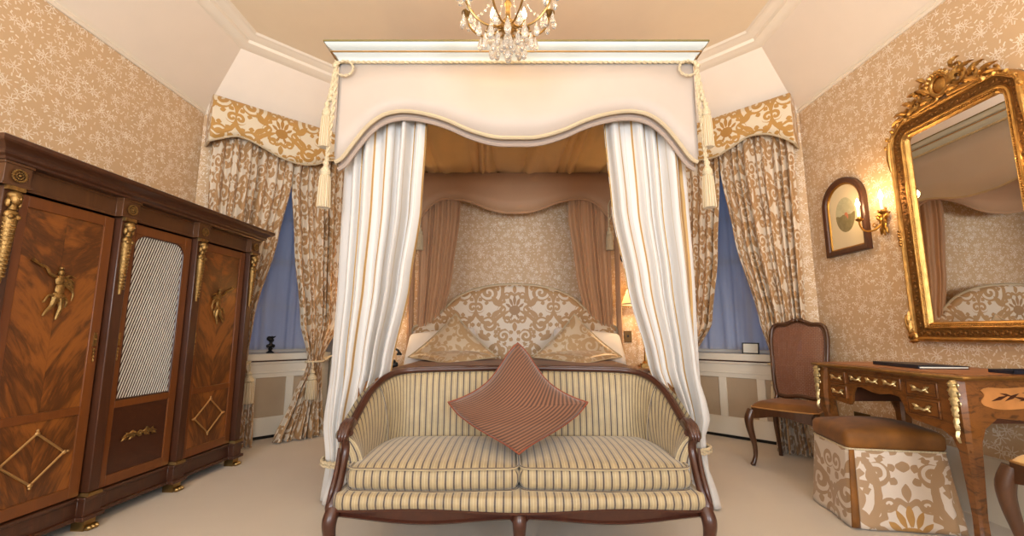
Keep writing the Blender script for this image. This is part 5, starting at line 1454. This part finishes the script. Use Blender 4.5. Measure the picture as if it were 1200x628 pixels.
# ================================================================ BEDSIDE TABLES, LAMPS, PHONE
def nightstand(x, y, side):
    t = thing('bedside_table', 'small wooden bedside table %s of the bed' % side, 'table', (x, y, 0))
    b = newbm(); box(b, -.21, .21, -.19, .19, .645, .67); obj('table_top', b, 'kingwood', t, bevel=.006)
    b = newbm(); box(b, -.18, .18, -.165, .165, .50, .645); obj('body', b, 'kingdark', t, bevel=.003)
    b = newbm(); box(b, -.16, .16, -.176, -.160, .52, .63); d_ = obj('drawer', b, 'kingwood', t, bevel=.003)
    b = newbm(); ell(b, (0, -.186, .575), (.012, .012, .012)); obj('knob', b, 'brass', d_)
    for sx in (-1, 1):
        for sy in (-1, 1):
            b = newbm(); ctube(b, [(sx * .16, sy * .145, .52), (sx * .165, sy * .15, .3), (sx * .175, sy * .16, .0)], [.02, .013, .012], 10, 8); obj('leg', b, 'kingdark', t)
nightstand(1.37, 4.42, 'right'); nightstand(-1.30, 4.40, 'left')
def lamp(x, y, label, z=.67):
    t = thing('table_lamp', label, 'lamp', (x, y, z), 0, 'pleated bedside lamps')
    b = newbm(); box(b, -.065, .065, -.065, .065, 0, .018); box(b, -.05, .05, -.05, .05, .018, .034)
    lathe(b, [(.042, .034), (.03, .05), (.018, .07), (.022, .09), (.016, .11), (.016, .34), (.02, .36), (.026, .38), (.014, .40), (.014, .62)], 18); obj('lamp_base', b, 'brass', t)
    b = newbm(); N = 240
    def sh(s, u): a = 2 * PI * s; r = .215 - (.215 - .105) * u; r *= 1 + .012 * math.sin(a * 60); return (r * math.cos(a), r * math.sin(a), .61 + .27 * u)
    grid(b, sh, N, 6, closeu=True); sd = obj('lamp_shade', b, 'shade', t)
    b = newbm()
    for r, z_ in ((.215, .61), (.105, .88)): tube(b, [(r * math.cos(2 * PI * k / 40), r * math.sin(2 * PI * k / 40), z_) for k in range(40)], .006, 6, True)
    obj('shade_trim', b, 'piping', sd)
    b = newbm(); tube(b, [(-.10, 0, .872), (.10, 0, .872)], .003, 5); tube(b, [(0, 0, .62), (0, 0, .872)], .004, 6); obj('shade_carrier', b, 'brass', t)
    b = newbm(); ell(b, (.03, 0, .72), (.028, .028, .036), 12, 8); obj('bulb', b, 'bulb', t)
    light('lamp_light', 'POINT', (0, .05, .74), 15, WARM, .04, parent=t)
lamp(1.31, 4.42, 'lit brass table lamp with pleated cream shade right of the bed')
lamp(-1.385, 4.46, 'lit brass table lamp with pleated cream shade left of the bed, behind the striped drape')
t = thing('vintage_telephone', 'black and gold antique style telephone on the left bedside table', 'telephone', (-1.165, 4.285, .67), math.radians(20))
b = newbm(); rbox(b, (0, 0, .03), (.16, .13, .05), .012, .0, 0, 6); rbox(b, (0, 0, .062), (.12, .10, .025), .01, .01, 0, 6); obj('body', b, 'black', t)
b = newbm(); lathe(b, [(.03, .07), (.014, .085), (.012, .12), (.02, .13)], 14)
for s in (-1, 1): ctube(b, [(0, 0, .12), (s * .03, 0, .135), (s * .038, 0, .16)], .005, 8, 6)
obj('cradle', b, 'gilt', t)
b = newbm(); ctube(b, [(-.09, 0, .145), (-.07, 0, .17), (0, 0, .182), (.07, 0, .17), (.09, 0, .145)], [.012, .010, .009, .010, .012], 16, 8)
for s in (-1, 1): lathe(b, [(.024, 0), (.026, .012), (.012, .03)], 12, (s * .092, 0, .118))
obj('handset', b, 'black', t)
b = newbm(); lathe(b, [(.0, 0), (.03, .0), (.03, .006), (0, .007)], 16)
bmesh.ops.rotate(b, verts=b.verts, cent=(0, 0, 0), matrix=Matrix.Rotation(PI / 2 * .8, 3, 'X')); bmesh.ops.translate(b, verts=b.verts, vec=(0, -.066, .035)); obj('dial', b, 'gilt', t)
# oval picture and switch on the back wall, right of the bed
t = thing('oval_picture', 'dark oval framed picture on the wall above the right bedside lamp', 'picture', (1.27, YB - .002, 1.93))
b = newbm(); tube(b, [(.13 * math.cos(a), -.014, .19 * math.sin(a)) for a in [2 * PI * k / 40 for k in range(40)]], .017, 8, True); obj('frame', b, 'mahog_dark', t)
b = newbm(); prism(b, [(.13 * math.cos(a), .19 * math.sin(a)) for a in [2 * PI * k / 40 for k in range(40)]], -.010, -.001); l = uvl(b)
for f_ in b.faces:
    for lp in f_.loops: lp[l].uv = (lp.vert.co.x, lp.vert.co.z)
obj('picture_sheet', b, 'print', t, smooth=0)
t = thing('light_switch', 'small brass switch plate on the wall below the right lamp shade', 'switch', (1.225, YB - .001, .96))
b = newbm(); box(b, -.04, .04, -.007, 0, -.06, .06); obj('face_plate', b, 'socket', t, bevel=.003)
b = newbm(); box(b, -.008, .008, -.018, -.006, -.004, .016); obj('toggle', b, 'black', t)

# ================================================================ SILL THINGS
t = putL(thing('figurine', 'small black bust figurine on the sill left of the bed', 'figurine'))
def putat(o, root, loc): o.matrix_world = root @ Matrix.Translation(loc); return o
rootL = Matrix.Translation((*CL, 0)) @ Matrix.Rotation(ANG_L, 4, 'Z'); rootR = Matrix.Translation((*BR, 0)) @ Matrix.Rotation(ANG_R, 4, 'Z')
putat(t, rootL, (.765, .22, .80))
b = newbm(); lathe(b, [(.036, 0), (.036, .010), (.022, .018), (.014, .03), (.024, .04), (.018, .052)], 14); obj('pedestal', b, 'black', t)
b = newbm(); ell(b, (0, 0, .072), (.036, .022, .022)); ell(b, (-.026, 0, .07), (.015, .015, .018)); ell(b, (.026, 0, .07), (.015, .015, .018)); ctube(b, [(0, 0, .08), (.002, 0, .115)], [.018, .014], 6, 8)
ell(b, (-.004, 0, .135), (.026, .024, .028)); ell(b, (-.016, 0, .143), (.026, .024, .024)); ell(b, (.020, -.002, .128), (.008, .008, .01)); ctube(b, [(.0, 0, .158), (.022, 0, .155), (.042, 0, .166)], [.012, .009, .003], 8, 6); ell(b, (.012, 0, .118), (.014, .014, .010))
obj('bust', b, 'black', t)
t = putat(thing('framed_card', 'small black framed notice card on the sill right of the bed', 'picture frame'), rootR @ Matrix.Identity(4), (.80, .20, .80))
b = newbm(); framebox(b, -.075, .075, 0, .105, -.006, .006, .009, .009); bmesh.ops.rotate(b, verts=b.verts, cent=(0, 0, 0), matrix=Matrix.Rotation(-.15, 3, 'X')); obj('frame', b, 'black', t)
b = newbm(); box(b, -.067, .067, -.001, .004, .008, .097); bmesh.ops.rotate(b, verts=b.verts, cent=(0, 0, 0), matrix=Matrix.Rotation(-.15, 3, 'X')); obj('card', b, 'paper', t)
b = newbm(); prism(b, [(.0, .0), (.05, .0), (.012, .08)], -.012, .012, 'x'); obj('strut', b, 'black', t)

# ================================================================ CHANDELIER
ch = thing('chandelier', 'lit crystal and brass chandelier hanging in front of the canopy', 'chandelier', (-.02, 2.0, 0))
b = newbm(); lathe(b, [(.012, 2.44), (.018, 2.455), (.034, 2.47), (.040, 2.50), (.030, 2.525), (.014, 2.54), (.012, 2.60), (.02, 2.62), (.012, 2.64), (.010, 2.80), (.026, 2.82), (.03, 2.86), (.014, 2.90), (.006, 2.94)], 18); obj('stem', b, 'brass', ch)
b = newbm(); lathe(b, [(.0, 3.53), (.05, 3.545), (.075, 3.58), (.08, 3.60)], 20)
z = 2.94
while z < 3.53: tube(b, [(.012 * math.cos(a) * (1 if int(round(z * 1000 / 28)) % 2 else 0) , .012 * math.cos(a) * (0 if int(round(z * 1000 / 28)) % 2 else 1), z + .02 * math.sin(a)) for a in [2 * PI * k / 10 for k in range(10)]], .003, 5, True); z += .028
obj('chain', b, 'brass', ch)
def drop(b, x, y, z, h=.05, r=.013):
    lathe(b, [(.0015, 0), (.0025, -h * .12), (r * .55, -h * .3), (r, -h * .65), (r * .7, -h * .9), (0, -h)], 6, (x, y, z))
NA = 8
for k in range(NA):
    a0 = 2 * PI * (k + .5) / NA; ca, sa = math.cos(a0), math.sin(a0); R = .225
    p = lambda r, z: (r * ca, r * sa, z)
    b = newbm(); ctube(b, [p(.03, 2.50), p(.08, 2.475), p(.15, 2.49), p(.205, 2.545), p(.225, 2.60), p(R, 2.625)], .0055, 24, 7)
    lathe(b, [(.004, 2.615), (.020, 2.625), (.034, 2.636), (.034, 2.640), (.012, 2.642), (.012, 2.655)], 14, (R * ca, R * sa, 0))
    am = obj('arm', b, 'brass', ch)
    b = newbm(); lathe(b, [(.010, 2.655), (.010, 2.70)], 10, (R * ca, R * sa, 0)); obj('candle_sleeve', b, 'candle', am)
    b = newbm(); lathe(b, [(.006, 2.70), (.014, 2.718), (.013, 2.735), (.005, 2.76), (.001, 2.772)], 10, (R * ca, R * sa, 0)); obj('candle_bulb', b, 'bulb', am)
    light('chandelier_light', 'POINT', (R * ca * .95, R * sa * .95, 2.735), .7, WARM, .03, parent=ch)
    for j in range(5): b = newbm(); a = a0 + 2 * PI * j / 5; drop(b, R * ca + .032 * math.cos(a), R * sa + .032 * math.sin(a), 2.632, .075 + .02 * (j % 2)); obj('crystal_drop', b, 'crystal', am)
    b = newbm(); drop(b, .15 * ca, .15 * sa, 2.485, .08, .016); obj('crystal_drop', b, 'crystal', am)
    # swag of beads from arm to centre
    b = newbm(); 
    for j in range(11):
        f_ = j / 10; r = R * (1 - f_) + .03 * f_; z = 2.63 * (1 - f_) + 2.80 * f_ - .09 * math.sin(PI * f_); ell(b, (r * ca, r * sa, z), (.007, .007, .007), 6, 4)
    tube(b, [((R * (1 - q / 20) + .03 * q / 20) * ca, (R * (1 - q / 20) + .03 * q / 20) * sa, 2.63 * (1 - q / 20) + 2.80 * q / 20 - .09 * math.sin(PI * q / 20)) for q in range(21)], .0018, 4)
    obj('bead_swag', b, 'crystal', am)
    # inner lower branch with pendants
    a1 = a0 + PI / NA; b = newbm(); ctube(b, [(.03 * math.cos(a1), .03 * math.sin(a1), 2.48), (.07 * math.cos(a1), .07 * math.sin(a1), 2.455), (.115 * math.cos(a1), .115 * math.sin(a1), 2.475)], .004, 12, 6); br = obj('branch', b, 'brass', ch)
    b = newbm(); drop(b, .115 * math.cos(a1), .115 * math.sin(a1), 2.472, .10, .018); obj('crystal_drop', b, 'crystal', br); b = newbm(); drop(b, .07 * math.cos(a1), .07 * math.sin(a1), 2.452, .09, .015); obj('crystal_drop', b, 'crystal', br)
b = newbm(); ell(b, (0, 0, 2.405), (.022, .022, .026), 8, 6); drop(b, 0, 0, 2.38, .055, .02)
obj('centre_pendant', b, 'crystal', ch)
for k in range(6): a = 2 * PI * k / 6; b = newbm(); drop(b, .03 * math.cos(a), .03 * math.sin(a), 2.44, .085, .013); obj('crystal_drop', b, 'crystal', ch)
# unseen upper tier of candle arms, added to light the ceiling
for k in range(4):
    a0 = PI / 2 * k; ca, sa = math.cos(a0), math.sin(a0); R = .13
    b = newbm(); ctube(b, [(.01 * ca, .01 * sa, 2.84), (.06 * ca, .06 * sa, 2.81), (.12 * ca, .12 * sa, 2.86), (R * ca, R * sa, 2.94)], .005, 16, 6)
    lathe(b, [(.004, 2.935), (.026, 2.95), (.026, 2.954), (.012, 2.956), (.012, 2.965)], 12, (R * ca, R * sa, 0)); am = obj('arm', b, 'brass', ch)
    b = newbm(); lathe(b, [(.010, 2.965), (.010, 3.02)], 10, (R * ca, R * sa, 0)); obj('candle_sleeve', b, 'candle', am)
    b = newbm(); lathe(b, [(.006, 3.02), (.014, 3.038), (.013, 3.055), (.005, 3.08), (.001, 3.092)], 10, (R * ca, R * sa, 0)); obj('candle_bulb', b, 'bulb', am)
    light('chandelier_light', 'POINT', (R * ca * 1.1, R * sa * 1.1, 3.06), 3.6, WARM, .03, parent=ch)
